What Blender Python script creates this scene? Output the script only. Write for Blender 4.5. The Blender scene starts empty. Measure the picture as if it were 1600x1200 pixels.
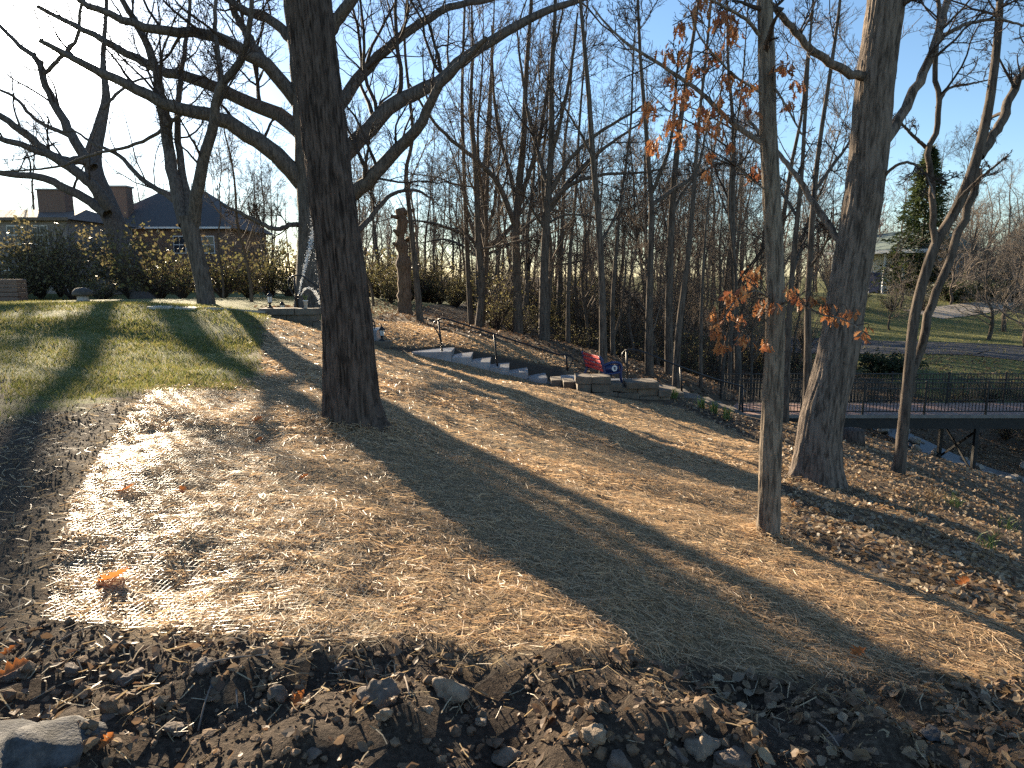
import bpy, bmesh, math, random
import numpy as np
from mathutils import Vector, Matrix

rng = np.random.default_rng(7)
random.seed(7)
S = bpy.context.scene
COL = S.collection

# ------------------------------------------------------------------ camera
F = 1067.0                      # focal length in pixels of the 1600 px wide photograph
TH = math.atan(170 / F)         # the camera looks down by this much (eye level at row 430)
EYE = 1.6
cam_d = bpy.data.cameras.new('camera')
cam_d.sensor_width = 36.0
cam_d.lens = 36.0 * F / 1600
cam_d.clip_start = 0.05
cam_d.clip_end = 3000
cam = bpy.data.objects.new('camera', cam_d)
COL.objects.link(cam)
cam.location = (0, 0, EYE)
cam.rotation_euler = (math.pi / 2 - TH, 0, 0)
S.camera = cam

# ------------------------------------------------------------------ sky, sun, exposure
SUN_AZ = math.radians(-31.9)    # left of straight ahead (+Y)
SUN_EL = math.radians(15.0)
sun_dir = Vector((math.sin(SUN_AZ) * math.cos(SUN_EL), math.cos(SUN_AZ) * math.cos(SUN_EL), math.sin(SUN_EL)))
W = bpy.data.worlds.new('World')
S.world = W
W.use_nodes = True
nt = W.node_tree
for n in list(nt.nodes):
    nt.nodes.remove(n)
wo = nt.nodes.new('ShaderNodeOutputWorld')
bg = nt.nodes.new('ShaderNodeBackground')
sky = nt.nodes.new('ShaderNodeTexSky')
sky.sky_type = 'NISHITA'
sky.sun_disc = False
sky.sun_elevation = SUN_EL
sky.sun_rotation = SUN_AZ
sky.altitude = 100
sky.air_density = 1.0
sky.dust_density = 0.12
sky.ozone_density = 3.0
bg.inputs['Strength'].default_value = 0.056
nt.links.new(sky.outputs[0], bg.inputs[0])
# glow added to the sky round the sun, standing in for its glare
geo = nt.nodes.new('ShaderNodeTexCoord')
dotn = nt.nodes.new('ShaderNodeVectorMath'); dotn.operation = 'DOT_PRODUCT'
dotn.inputs[1].default_value = sun_dir
nt.links.new(geo.outputs['Generated'], dotn.inputs[0])
def wmath(op, a, b):
    m = nt.nodes.new('ShaderNodeMath'); m.operation = op
    for i, s in enumerate((a, b)):
        if hasattr(s, 'links'): nt.links.new(s, m.inputs[i])
        else: m.inputs[i].default_value = s
    return m.outputs[0]
c = wmath('MAXIMUM', dotn.outputs['Value'], 0.0)
h1 = wmath('MULTIPLY', wmath('POWER', c, 900.0), 6.0)
h2 = wmath('MULTIPLY', wmath('POWER', c, 110.0), 0.28)
h3 = wmath('MULTIPLY', wmath('POWER', c, 12.0), 0.035)
hs = wmath('ADD', wmath('ADD', h1, h2), h3)
bg2 = nt.nodes.new('ShaderNodeBackground')
bg2.inputs[0].default_value = (1.0, 0.97, 0.92, 1)
nt.links.new(hs, bg2.inputs[1])
addw = nt.nodes.new('ShaderNodeAddShader')
nt.links.new(bg.outputs[0], addw.inputs[0]); nt.links.new(bg2.outputs[0], addw.inputs[1])
nt.links.new(addw.outputs[0], wo.inputs[0])

sun_d = bpy.data.lights.new('sun', 'SUN')
sun_d.energy = 5.0
sun_d.angle = math.radians(0.53)
sun_d.color = (1.0, 0.83, 0.6)
sun = bpy.data.objects.new('sun', sun_d)
COL.objects.link(sun)
sun.rotation_euler = sun_dir.to_track_quat('Z', 'Y').to_euler()
sun.location = (-20, 30, 20)

S.view_settings.view_transform = 'Standard'
S.view_settings.look = 'None'
S.view_settings.gamma = 1
S.view_settings.use_curve_mapping = False
S.view_settings.exposure = 1.95
S.cycles.use_denoising = False
S.cycles.max_bounces = 6
S.cycles.diffuse_bounces = 3
S.cycles.glossy_bounces = 2
S.cycles.transmission_bounces = 4
S.cycles.transparent_max_bounces = 6
S.cycles.caustics_reflective = False
S.cycles.caustics_refractive = False

# ------------------------------------------------------------------ pixels and terrain
CT, ST = math.cos(TH), math.sin(TH)
def ray(u, v):
    yc = (600 - v) / F
    return ((u - 800) / F, CT + yc * ST, -ST + yc * CT)
def P(u, v, Y):
    d = ray(u, v); t = Y / d[1]
    return np.array([d[0] * t, Y, EYE + d[2] * t])

ctrl_px = [
    (800, 1200, 2.02), (0, 1200, 2.0), (1600, 1200, 2.25), (75, 960, 2.95), (905, 1020, 2.74), (400, 1000, 2.78),
    (1350, 1060, 2.95), (1600, 950, 4.2), (1200, 835, 5.1), (555, 662, 6.9), (240, 605, 7.9), (0, 640, 6.3), (0, 800, 4.06),
    (400, 800, 4.25), (800, 800, 4.7), (420, 497, 16), (300, 486, 14.5), (100, 474, 22), (230, 477, 20), (245, 530, 12), (600, 546, 18.7),
    (500, 514, 18.6), (450, 502, 18.6), (700, 620, 10), (900, 700, 8.4), (1050, 720, 8.9), (1275, 750, 9.2), (1000, 628, 17),
    (900, 610, 17.1), (1180, 690, 14.5), (1150, 664, 20.5), (1400, 738, 11.5), (1500, 800, 9.0), (1600, 850, 8.0),
    (1550, 748, 20.3), (1490, 728, 22.3), (650, 557, 19.05), (740, 577, 19.05), (800, 592, 19.05), (860, 604, 19.05), (1062, 622, 18.0), (1100, 638, 18.9), (1140, 656, 20.0),
    (700, 541, 20.8), (790, 559, 20.8), (870, 577, 20.8), (750, 525, 23.5), (850, 548, 23.5), (600, 503, 24), (640, 496, 27),
    (750, 515, 27), (850, 530, 27), (940, 590, 22), (1010, 585, 24), (1050, 603, 23), (1100, 592, 27), (225, 469, 39.0),
    (320, 474, 21.0), (60, 465, 40), (480, 482, 24), (560, 490, 24), (1600, 588, 32), (1450, 590, 32), (1530, 545, 40),
    (1400, 545, 42), (1550, 505, 52), (1520, 476, 60), (1350, 460, 65), (1580, 470, 68), (1330, 690, 16), (1250, 660, 20),
    (1450, 665, 26), (1520, 770, 14), (1600, 790, 14), (1600, 755, 19),
]
ctrl = [P(*q) for q in ctrl_px]
ctrl += [np.array(q, float) for q in [
    (0, -4, 0.05), (-5, -4, .25), (5, -4, -.9), (-12, 0, .5), (12, 0, -3.4), (-14, 10, .75), (13, 9, -4.6), (18, 14, -4.7), (22, 22, -4.6), (19, 25, -4.5),
    (12, 30, -4.3), (6, 34, -3.3), (-14, 30, .6), (-25, 45, .3), (0, 42, -1.2), (-8, 42, .2), (12, 45, -3.4), (26, 26, -4.3), (30, 30, -3.4),
    (0, 70, -1.5), (30, 80, -0.5), (-30, 80, .3), (60, 60, 0.5), (-60, 40, .5), (60, 10, -1), (-50, -20, .5), (40, -30, -3), (0, -30, 0),
    (0, 160, -1), (100, 160, 1.5), (-100, 160, .5), (200, 50, 1), (-200, 50, .5), (0, -150, 0), (150, -150, -1), (-150, -150, 0),
    (0, 600, 0), (600, 300, 0), (-600, 300, 0), (500, -400, 0), (-500, -400, 0)]]
ctrl = np.array(ctrl)
cs = ctrl[:, :2] / 10.0
def tps(r2):
    return 0.5 * r2 * np.log(r2 + 1e-12)
nC = len(ctrl)
A = np.zeros((nC + 3, nC + 3))
d2 = ((cs[:, None] - cs[None]) ** 2).sum(-1)
A[:nC, :nC] = tps(d2) + np.eye(nC) * 0.0006
A[:nC, nC] = 1; A[:nC, nC + 1:] = cs
A[nC, :nC] = 1; A[nC + 1:, :nC] = cs.T
sol = np.linalg.solve(A, np.concatenate([ctrl[:, 2], np.zeros(3)]))
_wav = []
for lam, amp in ((2.3, .016), (1.4, .012), (.8, .009), (.5, .006), (.33, .005)):
    for _ in range(4):
        a = rng.uniform(0, 2 * math.pi)
        _wav.append((2 * math.pi / lam * math.cos(a), 2 * math.pi / lam * math.sin(a), rng.uniform(0, 6.28), amp))
_soil = []
for lam, amp in ((.9, .022), (.55, .016), (.3, .012), (.19, .008), (.13, .006)):
    for _ in range(4):
        a = rng.uniform(0, 2 * math.pi)
        _soil.append((2 * math.pi / lam * math.cos(a), 2 * math.pi / lam * math.sin(a), rng.uniform(0, 6.28), amp))
def sstep(a, b, x):
    t = np.clip((x - a) / (b - a), 0, 1); return t * t * (3 - 2 * t)
def H(x, y):
    x = np.asarray(x, float); y = np.asarray(y, float)
    sh = x.shape
    x = x.ravel(); y = y.ravel()
    out = np.empty(len(x))
    for i in range(0, len(x), 40000):
        q = np.stack([x[i:i + 40000], y[i:i + 40000]], 1) / 10.0
        r2 = (q ** 2).sum(1)[:, None] + (cs ** 2).sum(1)[None] - 2 * q @ cs.T
        out[i:i + 40000] = tps(np.maximum(r2, 0)) @ sol[:nC] + sol[nC] + q @ sol[nC + 1:]
    b = np.zeros(len(x))
    for kx, ky, ph, am in _wav:
        b += am * np.sin(kx * x + ky * y + ph)
    near = 1 - sstep(14, 24, np.hypot(x, y))
    rp_ = (1 - sstep(5.5, 8.5, y)) * sstep(2.7, 3.1, y - .12 * x)
    b += rp_ * (.006 * np.sin(27 * y + 1.2 * np.sin(1.7 * x) + .8 * np.sin(4.1 * x + 2 * y)) + (.5 + .5 * np.sin(x * 2.1 + y * 1.3)) * .007 * np.sin(41 * y - 3 * x + 1.5 * np.sin(2.3 * x + y)))
    s = np.zeros(len(x))
    for kx, ky, ph, am in _soil:
        s += am * np.sin(kx * x + ky * y + ph)
    soilm = 1 - sstep(2.45, 2.9, y - 0.12 * x - .05 * np.sin(5 * x))
    return (out + b * near * .5 + s * soilm).reshape(sh)
def G(u, v, far=160):
    d = ray(u, v)
    ts = np.concatenate([np.linspace(1.2, 12, 500), np.linspace(12.05, far, 1500)])
    zz = EYE + d[2] * ts - H(d[0] * ts, d[1] * ts)
    i = int(np.argmax(zz < 0)) if (zz < 0).any() else len(ts) - 1
    t = ts[i]
    if i > 0 and zz[i] < 0:
        a, b_ = zz[i - 1], zz[i]; t = ts[i - 1] + (ts[i] - ts[i - 1]) * a / (a - b_)
    x, y = d[0] * t, d[1] * t
    return np.array([x, y, float(H(x, y))])
def Gpoly(pts):
    return np.array([G(*p)[:2] for p in pts])
def inpoly(x, y, poly):
    ins = np.zeros(len(x), bool)
    n = len(poly)
    for i in range(n):
        x1, y1 = poly[i]; x2, y2 = poly[(i + 1) % n]
        cnd = ((y1 > y) != (y2 > y))
        xi = (x2 - x1) * (y - y1) / ((y2 - y1) if y2 != y1 else 1e-9) + x1
        ins ^= cnd & (x < xi)
    return ins

# regions of the ground (world outlines found from the photograph's edges)
straw_main = Gpoly([(238, 606), (180, 680), (115, 770), (85, 880), (68, 965), (200, 985), (480, 1003), (700, 1010), (905, 1025), (960, 1018), (1100, 1048), (1250, 1062),
                    (1420, 1065), (1600, 1050), (1600, 985), (1420, 920), (1260, 850), (1235, 790), (1190, 745), (1180, 690), (1120, 662), (1050, 634),
                    (1000, 627), (905, 612), (870, 598), (800, 581), (740, 567), (650, 553), (600, 545), (520, 512), (450, 503), (425, 500), (405, 545), (415, 590)])
straw_upper = Gpoly([(585, 500), (640, 503), (700, 520), (760, 530), (850, 552), (890, 562), (900, 578), (860, 572), (800, 560), (740, 548), (700, 540), (650, 545), (605, 540), (590, 520)])
lawn = Gpoly([(0, 600), (0, 655), (120, 640), (235, 612), (330, 612), (410, 612), (415, 585), (408, 545), (425, 500), (408, 485), (300, 477), (235, 473), (100, 470), (0, 472)])
lawn = np.vstack([lawn[:], [[-30, 18]], [[-30, 5]]])
def dist_poly(x, y, poly):
    d = np.full(len(x), 1e9)
    n = len(poly)
    for i in range(n):
        a = poly[i]; b = poly[(i + 1) % n]; ab = b - a
        t = np.clip(((x - a[0]) * ab[0] + (y - a[1]) * ab[1]) / (ab @ ab + 1e-9), 0, 1)
        d = np.minimum(d, np.hypot(x - a[0] - t * ab[0], y - a[1] - t * ab[1]))
    return np.where(inpoly(x, y, poly), d, -d)

# ------------------------------------------------------------------ mesh helpers
def mesh_np(name, V, quads=None, tris=None, smooth=True):
    me = bpy.data.meshes.new(name)
    V = np.asarray(V, np.float32).reshape(-1, 3)
    nq = 0 if quads is None else len(quads); ntr = 0 if tris is None else len(tris)
    me.vertices.add(len(V)); me.vertices.foreach_set('co', V.ravel())
    li = []
    if nq: li.append(np.asarray(quads, np.int32).ravel())
    if ntr: li.append(np.asarray(tris, np.int32).ravel())
    li = np.concatenate(li)
    me.loops.add(len(li)); me.loops.foreach_set('vertex_index', li)
    me.polygons.add(nq + ntr)
    st = np.concatenate([np.arange(nq) * 4, nq * 4 + np.arange(ntr) * 3]).astype(np.int32)
    me.polygons.foreach_set('loop_start', st)
    me.polygons.foreach_set('use_smooth', np.full(nq + ntr, smooth))
    me.update(calc_edges=True)
    return me
def obj(name, me, mat=None, parent=None, loc=None, label=None, cat=None, group=None, kind=None):
    o = bpy.data.objects.new(name, me)
    COL.objects.link(o)
    if me is not None and mat is not None and not me.materials:
        me.materials.append(mat)
    if parent is not None: o.parent = parent
    if loc is not None: o.location = Vector([float(q) for q in loc])
    if label: o['label'] = label
    if cat: o['category'] = cat
    if group: o['group'] = group
    if kind: o['kind'] = kind
    return o
def thing(name, label, cat, loc=(0, 0, 0), group=None, rz=0):
    o = obj(name, None, None, None, loc, label, cat, group)
    o.rotation_euler = (0, 0, rz); o.empty_display_size = .2
    return o
def bm_mesh(name, bm, smooth=False):
    me = bpy.data.meshes.new(name); bm.to_mesh(me); bm.free()
    if smooth:
        me.polygons.foreach_set('use_smooth', np.full(len(me.polygons), True))
    return me
def bm_box(bm, c, s, rot=None, jit=0.0, bev=0.0):
    r = bmesh.ops.create_cube(bm, size=1.0)
    vs = r['verts']
    for v in vs:
        v.co = Vector((v.co.x * s[0], v.co.y * s[1], v.co.z * s[2]))
        if jit: v.co += Vector([random.uniform(-jit, jit) for _ in range(3)])
    if bev:
        es = list({e for v in vs for e in v.link_edges})
        rb = bmesh.ops.bevel(bm, geom=es, offset=bev, segments=1, affect='EDGES')
        vs = list({v for f in rb['faces'] for v in f.verts} | {v for v in vs if v.is_valid})
    for v in vs:
        if rot is not None: v.co = rot @ v.co
        v.co += Vector([float(q) for q in c])
def box_mesh(name, c, s, rot=None, jit=0.0, bev=0.0):
    bm = bmesh.new(); bm_box(bm, c, s, rot, jit, bev); return bm_mesh(name, bm)
def tubes(Pl, R, sides):
    """Pl (N,k,3), R (N,k) -> verts, quads"""
    N, k, _ = Pl.shape
    T = np.gradient(Pl, axis=1)
    T /= np.linalg.norm(T, axis=2, keepdims=True) + 1e-9
    chord = Pl[:, -1] - Pl[:, 0]
    ref = np.zeros((N, 3)); ref[np.arange(N), np.argmin(np.abs(chord), axis=1)] = 1
    n1 = np.cross(T, ref[:, None, :]); n1 /= np.linalg.norm(n1, axis=2, keepdims=True) + 1e-9
    n2 = np.cross(T, n1)
    a = np.arange(sides) * 2 * math.pi / sides
    V = Pl[:, :, None, :] + R[:, :, None, None] * (np.cos(a)[None, None, :, None] * n1[:, :, None, :] + np.sin(a)[None, None, :, None] * n2[:, :, None, :])
    base = (np.arange(N) * k * sides)[:, None, None] + (np.arange(k - 1) * sides)[None, :, None]
    i = np.arange(sides)[None, None, :]; j = (i + 1) % sides
    Q = np.stack([base + i, base + j, base + sides + j, base + sides + i], -1).reshape(-1, 4)
    return V.reshape(-1, 3), Q
class MB:
    def __init__(s): s.V = []; s.Q = []; s.T = []; s.n = 0
    def add(s, V, Q=None, T=None):
        if Q is not None and len(Q): s.Q.append(np.asarray(Q) + s.n)
        if T is not None and len(T): s.T.append(np.asarray(T) + s.n)
        s.V.append(np.asarray(V).reshape(-1, 3)); s.n += len(s.V[-1])
    def tube(s, pts, r, sides=6):
        pts = np.asarray(pts, float); r = np.full(len(pts), r) if np.isscalar(r) else np.asarray(r, float)
        V, Q = tubes(pts[None], r[None], sides)
        n = len(pts)
        V = np.vstack([V, pts[:1], pts[-1:]])
        a = np.arange(sides); b = (a + 1) % sides
        T = np.vstack([np.stack([np.full(sides, n * sides), b, a], 1), np.stack([np.full(sides, n * sides + 1), (n - 1) * sides + a, (n - 1) * sides + b], 1)])
        s.add(V, Q, T)
    def box(s, c, d, R=None):
        v = np.array([[x, y, z] for x in (-.5, .5) for y in (-.5, .5) for z in (-.5, .5)]) * np.asarray(d, float)
        if R is not None: v = v @ np.asarray(R).T
        s.add(v + np.asarray(c, float), [[0, 1, 3, 2], [4, 6, 7, 5], [0, 4, 5, 1], [2, 3, 7, 6], [0, 2, 6, 4], [1, 5, 7, 3]])
    def bar(s, a, b, w, h):
        a = np.asarray(a, float); b = np.asarray(b, float); t = b - a; L = np.linalg.norm(t); t = t / L
        up = np.array([0, 0, 1.]) if abs(t[2]) < .95 else np.array([0, 1., 0])
        x = np.cross(t, up); x /= np.linalg.norm(x); z = np.cross(x, t)
        s.box((a + b) / 2, (w, L, h), np.stack([x, t, z], 1))
    def lathe(s, prof, c=(0, 0, 0), sides=12):
        prof = np.asarray(prof, float); n = len(prof)
        a = np.arange(sides) * 2 * math.pi / sides
        V = np.stack([prof[:, 0:1] * np.cos(a), prof[:, 0:1] * np.sin(a), np.repeat(prof[:, 1:2], sides, 1)], -1).reshape(-1, 3) + np.asarray(c, float)
        i = np.arange(sides); j = (i + 1) % sides
        Q = np.concatenate([np.stack([k * sides + i, k * sides + j, (k + 1) * sides + j, (k + 1) * sides + i], 1) for k in range(n - 1)])
        s.add(V, Q)
    def mesh(s, name, smooth=False):
        return mesh_np(name, np.vstack(s.V), np.vstack(s.Q) if s.Q else None, np.vstack(s.T) if s.T else None, smooth)
def smooth_path(pts, k):
    pts = np.asarray(pts, float)
    n = len(pts)
    if n == 2:
        t = np.linspace(0, 1, k)[:, None]; return pts[0] * (1 - t) + pts[1] * t
    E = np.vstack([2 * pts[0] - pts[1], pts, 2 * pts[-1] - pts[-2]])
    seg = np.linalg.norm(np.diff(pts, axis=0), axis=1); cum = np.concatenate([[0], np.cumsum(seg)])
    out = []
    for sv in np.linspace(0, cum[-1], k):
        i = min(int(np.searchsorted(cum, sv, 'right') - 1), n - 2); t = (sv - cum[i]) / (seg[i] + 1e-9)
        p0, p1, p2, p3 = E[i], E[i + 1], E[i + 2], E[i + 3]
        out.append(.5 * ((2 * p1) + (-p0 + p2) * t + (2 * p0 - 5 * p1 + 4 * p2 - p3) * t * t + (-p0 + 3 * p1 - 3 * p2 + p3) * t ** 3))
    return np.array(out)

# ------------------------------------------------------------------ materials
def new_mat(name):
    m = bpy.data.materials.new(name); m.use_nodes = True
    n = m.node_tree
    b = n.nodes['Principled BSDF']
    return m, n, b
def nd(n, t, **kw):
    x = n.nodes.new(t)
    for k, v in kw.items(): setattr(x, k, v)
    return x
def ramp(n, fac, stops):
    r = n.nodes.new('ShaderNodeValToRGB')
    e = r.color_ramp.elements
    while len(e) < len(stops): e.new(.5)
    for i, (p, c) in enumerate(stops):
        e[i].position = p; e[i].color = (*c, 1)
    n.links.new(fac, r.inputs[0])
    return r.outputs[0]
def noise(n, vec, scale, detail=4, rough=.6, dist=0):
    t = nd(n, 'ShaderNodeTexNoise'); t.inputs['Scale'].default_value = scale; t.inputs['Detail'].default_value = detail
    t.inputs['Roughness'].default_value = rough; t.inputs['Distortion'].default_value = dist
    if vec is not None: n.links.new(vec, t.inputs['Vector'])
    return t.outputs[0]
def bump(n, b, h, strength, dist=.01):
    x = nd(n, 'ShaderNodeBump'); x.inputs['Strength'].default_value = strength; x.inputs['Distance'].default_value = dist
    n.links.new(h, x.inputs['Height']); n.links.new(x.outputs[0], b.inputs['Normal'])
def coords(n, scale=(1, 1, 1), kind='Object'):
    t = nd(n, 'ShaderNodeTexCoord'); m = nd(n, 'ShaderNodeMapping'); m.inputs['Scale'].default_value = scale
    n.links.new(t.outputs[kind], m.inputs[0]); return m.outputs[0]
def mixc(n, fac, a, b):
    m = nd(n, 'ShaderNodeMix', data_type='RGBA')
    for i, s in ((0, fac), (6, a), (7, b)):
        if hasattr(s, 'links'): n.links.new(s, m.inputs[i])
        else: m.inputs[i].default_value = s if i == 0 else (*s, 1)
    return m.outputs[2]
def plain(name, col, rough=.7, metal=0, var=.25, vs=6, bmp=0, spec=.5):
    m, n, b = new_mat(name)
    v = coords(n)
    c = ramp(n, noise(n, v, vs, 5), [(.3, tuple(q * (1 - var) for q in col)), (.7, tuple(min(1, q * (1 + var)) for q in col))])
    n.links.new(c, b.inputs['Base Color']); b.inputs['Roughness'].default_value = rough; b.inputs['Metallic'].default_value = metal
    b.inputs['Specular IOR Level'].default_value = spec
    if bmp: bump(n, b, noise(n, v, vs * 4, 6), bmp)
    return m
def bark_mat(name, dark, light, sc=1.0, bstr=.9, flat=False):
    m, n, b = new_mat(name)
    v = coords(n, (14 * sc, 14 * sc, 2.2 * sc))
    a = noise(n, v, 1.0, 5, .62, .6)
    v2 = coords(n, (1.5, 1.5, .6)); big = noise(n, v2, 1.0, 3)
    c = ramp(n, a, [(.36, dark), (.58, light)])
    c2 = mixc(n, big, c, tuple(q * .8 for q in light))
    mm = nd(n, 'ShaderNodeMix', data_type='RGBA'); mm.inputs[0].default_value = .35
    n.links.new(c, mm.inputs[6]); n.links.new(c2, mm.inputs[7])
    n.links.new(mm.outputs[2], b.inputs['Base Color']); b.inputs['Roughness'].default_value = .95
    b.inputs['Specular IOR Level'].default_value = .15
    if not flat: bump(n, b, a, bstr, .03)
    return m
def leafy(name, cols, trans=.5, rough=.6):
    """thin leaf / straw material: colour varies piece by piece, light passes through"""
    m, n, b = new_mat(name)
    g = nd(n, 'ShaderNodeNewGeometry')
    k = len(cols)
    c = ramp(n, g.outputs['Random Per Island'], [(i / max(1, k - 1), cols[i]) for i in range(k)])
    n.links.new(c, b.inputs['Base Color']); b.inputs['Roughness'].default_value = rough
    b.inputs['Specular IOR Level'].default_value = .35
    tr = nd(n, 'ShaderNodeBsdfTranslucent'); n.links.new(c, tr.inputs[0])
    mx = nd(n, 'ShaderNodeMixShader'); mx.inputs[0].default_value = trans
    n.links.new(b.outputs[0], mx.inputs[1]); n.links.new(tr.outputs[0], mx.inputs[2])
    n.links.new(mx.outputs[0], n.nodes['Material Output'].inputs[0])
    return m
M = {}
M['bark_main'] = bark_mat('bark_main', (.018, .014, .012), (.13, .1, .082), 1.6, 1.0)
M['bark_oak'] = bark_mat('bark_oak', (.04, .032, .026), (.22, .175, .14), 1.5, 1.0)
M['bark_pale'] = bark_mat('bark_pale', (.05, .04, .032), (.28, .225, .17), 2.4, .9)
M['bark_grey'] = bark_mat('bark_grey', (.04, .034, .03), (.14, .12, .105), 1.2, .7)
M['bark_wood'] = bark_mat('bark_wood', (.036, .029, .024), (.14, .113, .09), 1.2, .6)
M['bark_snag'] = bark_mat('bark_snag', (.06, .04, .03), (.2, .14, .1), 1.2, .8)
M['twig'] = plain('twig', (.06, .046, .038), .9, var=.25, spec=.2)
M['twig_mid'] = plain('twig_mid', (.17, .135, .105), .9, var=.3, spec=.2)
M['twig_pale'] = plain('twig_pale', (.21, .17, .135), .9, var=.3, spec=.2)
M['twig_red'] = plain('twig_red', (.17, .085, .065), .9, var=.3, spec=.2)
M['straw'] = leafy('straw', [(.39, .255, .14), (.59, .41, .235), (.71, .525, .32), (.5, .32, .175), (.68, .515, .335)], .42, .5)
M['chaff'] = leafy('chaff', [(.28, .2, .11), (.45, .33, .18), (.62, .52, .36)], .4, .5)
M['net'] = plain('net', (.5, .42, .28), .4, var=.1)
M['grass'] = leafy('grass', [(.085, .105, .022), (.14, .155, .034), (.2, .19, .055), (.31, .255, .11), (.115, .135, .03)], .5, .45)
M['litter'] = leafy('litter', [(.2, .125, .065), (.33, .22, .12), (.42, .32, .2), (.24, .13, .065), (.5, .4, .27), (.15, .09, .055)], .35, .5)
M['litter_dark'] = leafy('litter_dark', [(.12, .075, .045), (.2, .13, .08), (.27, .19, .12), (.15, .085, .05)], .3, .6)
M['orange'] = leafy('orange', [(.31, .115, .045), (.43, .185, .07), (.36, .14, .055), (.49, .25, .11), (.26, .09, .04)], .5, .45)
M['shrub'] = leafy('shrub', [(.13, .13, .05), (.19, .175, .07), (.23, .2, .085), (.14, .11, .06), (.17, .14, .07)], .5, .5)
M['bush'] = leafy('bush', [(.1, .1, .04), (.14, .135, .05), (.2, .18, .075), (.11, .09, .045), (.17, .13, .07)], .4, .5)
M['ivy'] = leafy('ivy', [(.13, .115, .05), (.2, .165, .075), (.26, .22, .11), (.12, .1, .05)], .4, .5)
M['conifer'] = leafy('conifer', [(.035, .05, .02), (.055, .075, .026), (.08, .1, .032), (.035, .045, .02)], .35, .6)
M['yew'] = leafy('yew', [(.03, .045, .02), (.05, .065, .025), (.04, .05, .02)], .3, .6)
M['iron'] = plain('iron', (.018, .018, .02), .5, .3, var=.2)
M['bridge_steel'] = plain('bridge_steel', (.016, .015, .015), .55, .2, var=.3)
M['concrete'] = plain('concrete', (.36, .34, .31), .8, var=.18, vs=4, bmp=.2)
M['bridge_edge'] = plain('bridge_edge', (.2, .175, .15), .8, var=.25, vs=4, bmp=.2)
M['deck'] = plain('deck', (.36, .22, .165), .8, var=.3, vs=5, bmp=.2)
M['stone_step'] = plain('stone_step', (.29, .29, .295), .28, var=.25, vs=5, bmp=.1)
M['stone_wall'] = plain('stone_wall', (.15, .12, .088), .85, var=.35, vs=5, bmp=.6)
M['rock_grey'] = plain('rock_grey', (.08, .077, .074), .9, var=.7, vs=22, bmp=1.0)
M['rock_tan'] = plain('rock_tan', (.27, .2, .135), .88, var=.45, vs=22, bmp=1.0)
M['rock_brown'] = plain('rock_brown', (.14, .105, .08), .9, var=.5, vs=22, bmp=1.0)
M['clod'] = plain('clod', (.175, .12, .077), .95, var=.5, vs=20, bmp=.8, spec=.2)
M['white_paint'] = plain('white_paint', (.75, .74, .71), .5, var=.05)
M['red_paint'] = plain('red_paint', (.55, .045, .04), .4, var=.15)
M['blue_paint'] = plain('blue_paint', (.012, .028, .11), .35, var=.15)
M['glass_lamp'] = plain('glass_lamp', (.72, .72, .68), .15, var=.05)
M['roof_slate'] = plain('roof_slate', (.075, .07, .07), .8, var=.3, vs=8, bmp=.4)
M['roof_green'] = plain('roof_green', (.17, .22, .19), .8, var=.2, vs=6, bmp=.3)
M['roof_brown'] = plain('roof_brown', (.12, .095, .08), .85, var=.3, vs=8, bmp=.4)
M['window'] = plain('window', (.03, .035, .045), .08, var=.1)
M['creek_rock'] = plain('creek_rock', (.36, .31, .25), .8, var=.3, vs=4, bmp=.4)
M['asphalt'] = plain('asphalt', (.04, .04, .043), .85, var=.2, vs=3, bmp=.2)
M['drive'] = plain('drive', (.4, .33, .25), .9, var=.15, vs=2)
M['pathstone'] = plain('pathstone', (.45, .42, .36), .8, var=.15, vs=3, bmp=.2)
M['daff'] = leafy('daff', [(.14, .2, .06), (.2, .26, .09), (.25, .3, .12)], .45, .4)
M['orn_dark'] = plain('orn_dark', (.07, .065, .06), .8, var=.4, vs=12, bmp=.4)
M['orn_pale'] = plain('orn_pale', (.4, .38, .37), .8, var=.2, vs=12, bmp=.3)
def brick_mat(name, c1, c2, mort, sc):
    m, n, b = new_mat(name)
    v = coords(n)
    cb = nd(n, 'ShaderNodeTexBrick'); cb.inputs['Scale'].default_value = sc
    mp = nd(n, 'ShaderNodeMapping'); mp.inputs['Rotation'].default_value = (math.pi / 2, 0, 0)
    n.links.new(v, mp.inputs[0]); n.links.new(mp.outputs[0], cb.inputs['Vector'])
    cb.inputs['Color1'].default_value = (*c1, 1); cb.inputs['Color2'].default_value = (*c2, 1); cb.inputs['Mortar'].default_value = (*mort, 1)
    cb.inputs['Mortar Size'].default_value = .03
    n.links.new(cb.outputs[0], b.inputs['Base Color']); b.inputs['Roughness'].default_value = .9
    return m
M['brick'] = brick_mat('brick', (.15, .08, .055), (.2, .115, .08), (.2, .18, .155), 4)
M['stone_house'] = brick_mat('stone_house', (.26, .23, .21), (.33, .3, .27), (.2, .18, .16), 2)
M['water'] = None
m, n, b = new_mat('creek_water'); b.inputs['Base Color'].default_value = (.03, .03, .025, 1); b.inputs['Roughness'].default_value = .3
bump(n, b, noise(n, coords(n), 6, 4), .4, .03); M['water'] = m
m, n, b = new_mat('spray'); b.inputs['Base Color'].default_value = (.9, .93, .95, 1); b.inputs['Roughness'].default_value = .1
tr = nd(n, 'ShaderNodeBsdfTranslucent'); tr.inputs[0].default_value = (.95, .95, .95, 1)
mx = nd(n, 'ShaderNodeMixShader'); mx.inputs[0].default_value = .6
n.links.new(b.outputs[0], mx.inputs[1]); n.links.new(tr.outputs[0], mx.inputs[2]); n.links.new(mx.outputs[0], n.nodes['Material Output'].inputs[0])
M['spray'] = m

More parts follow.
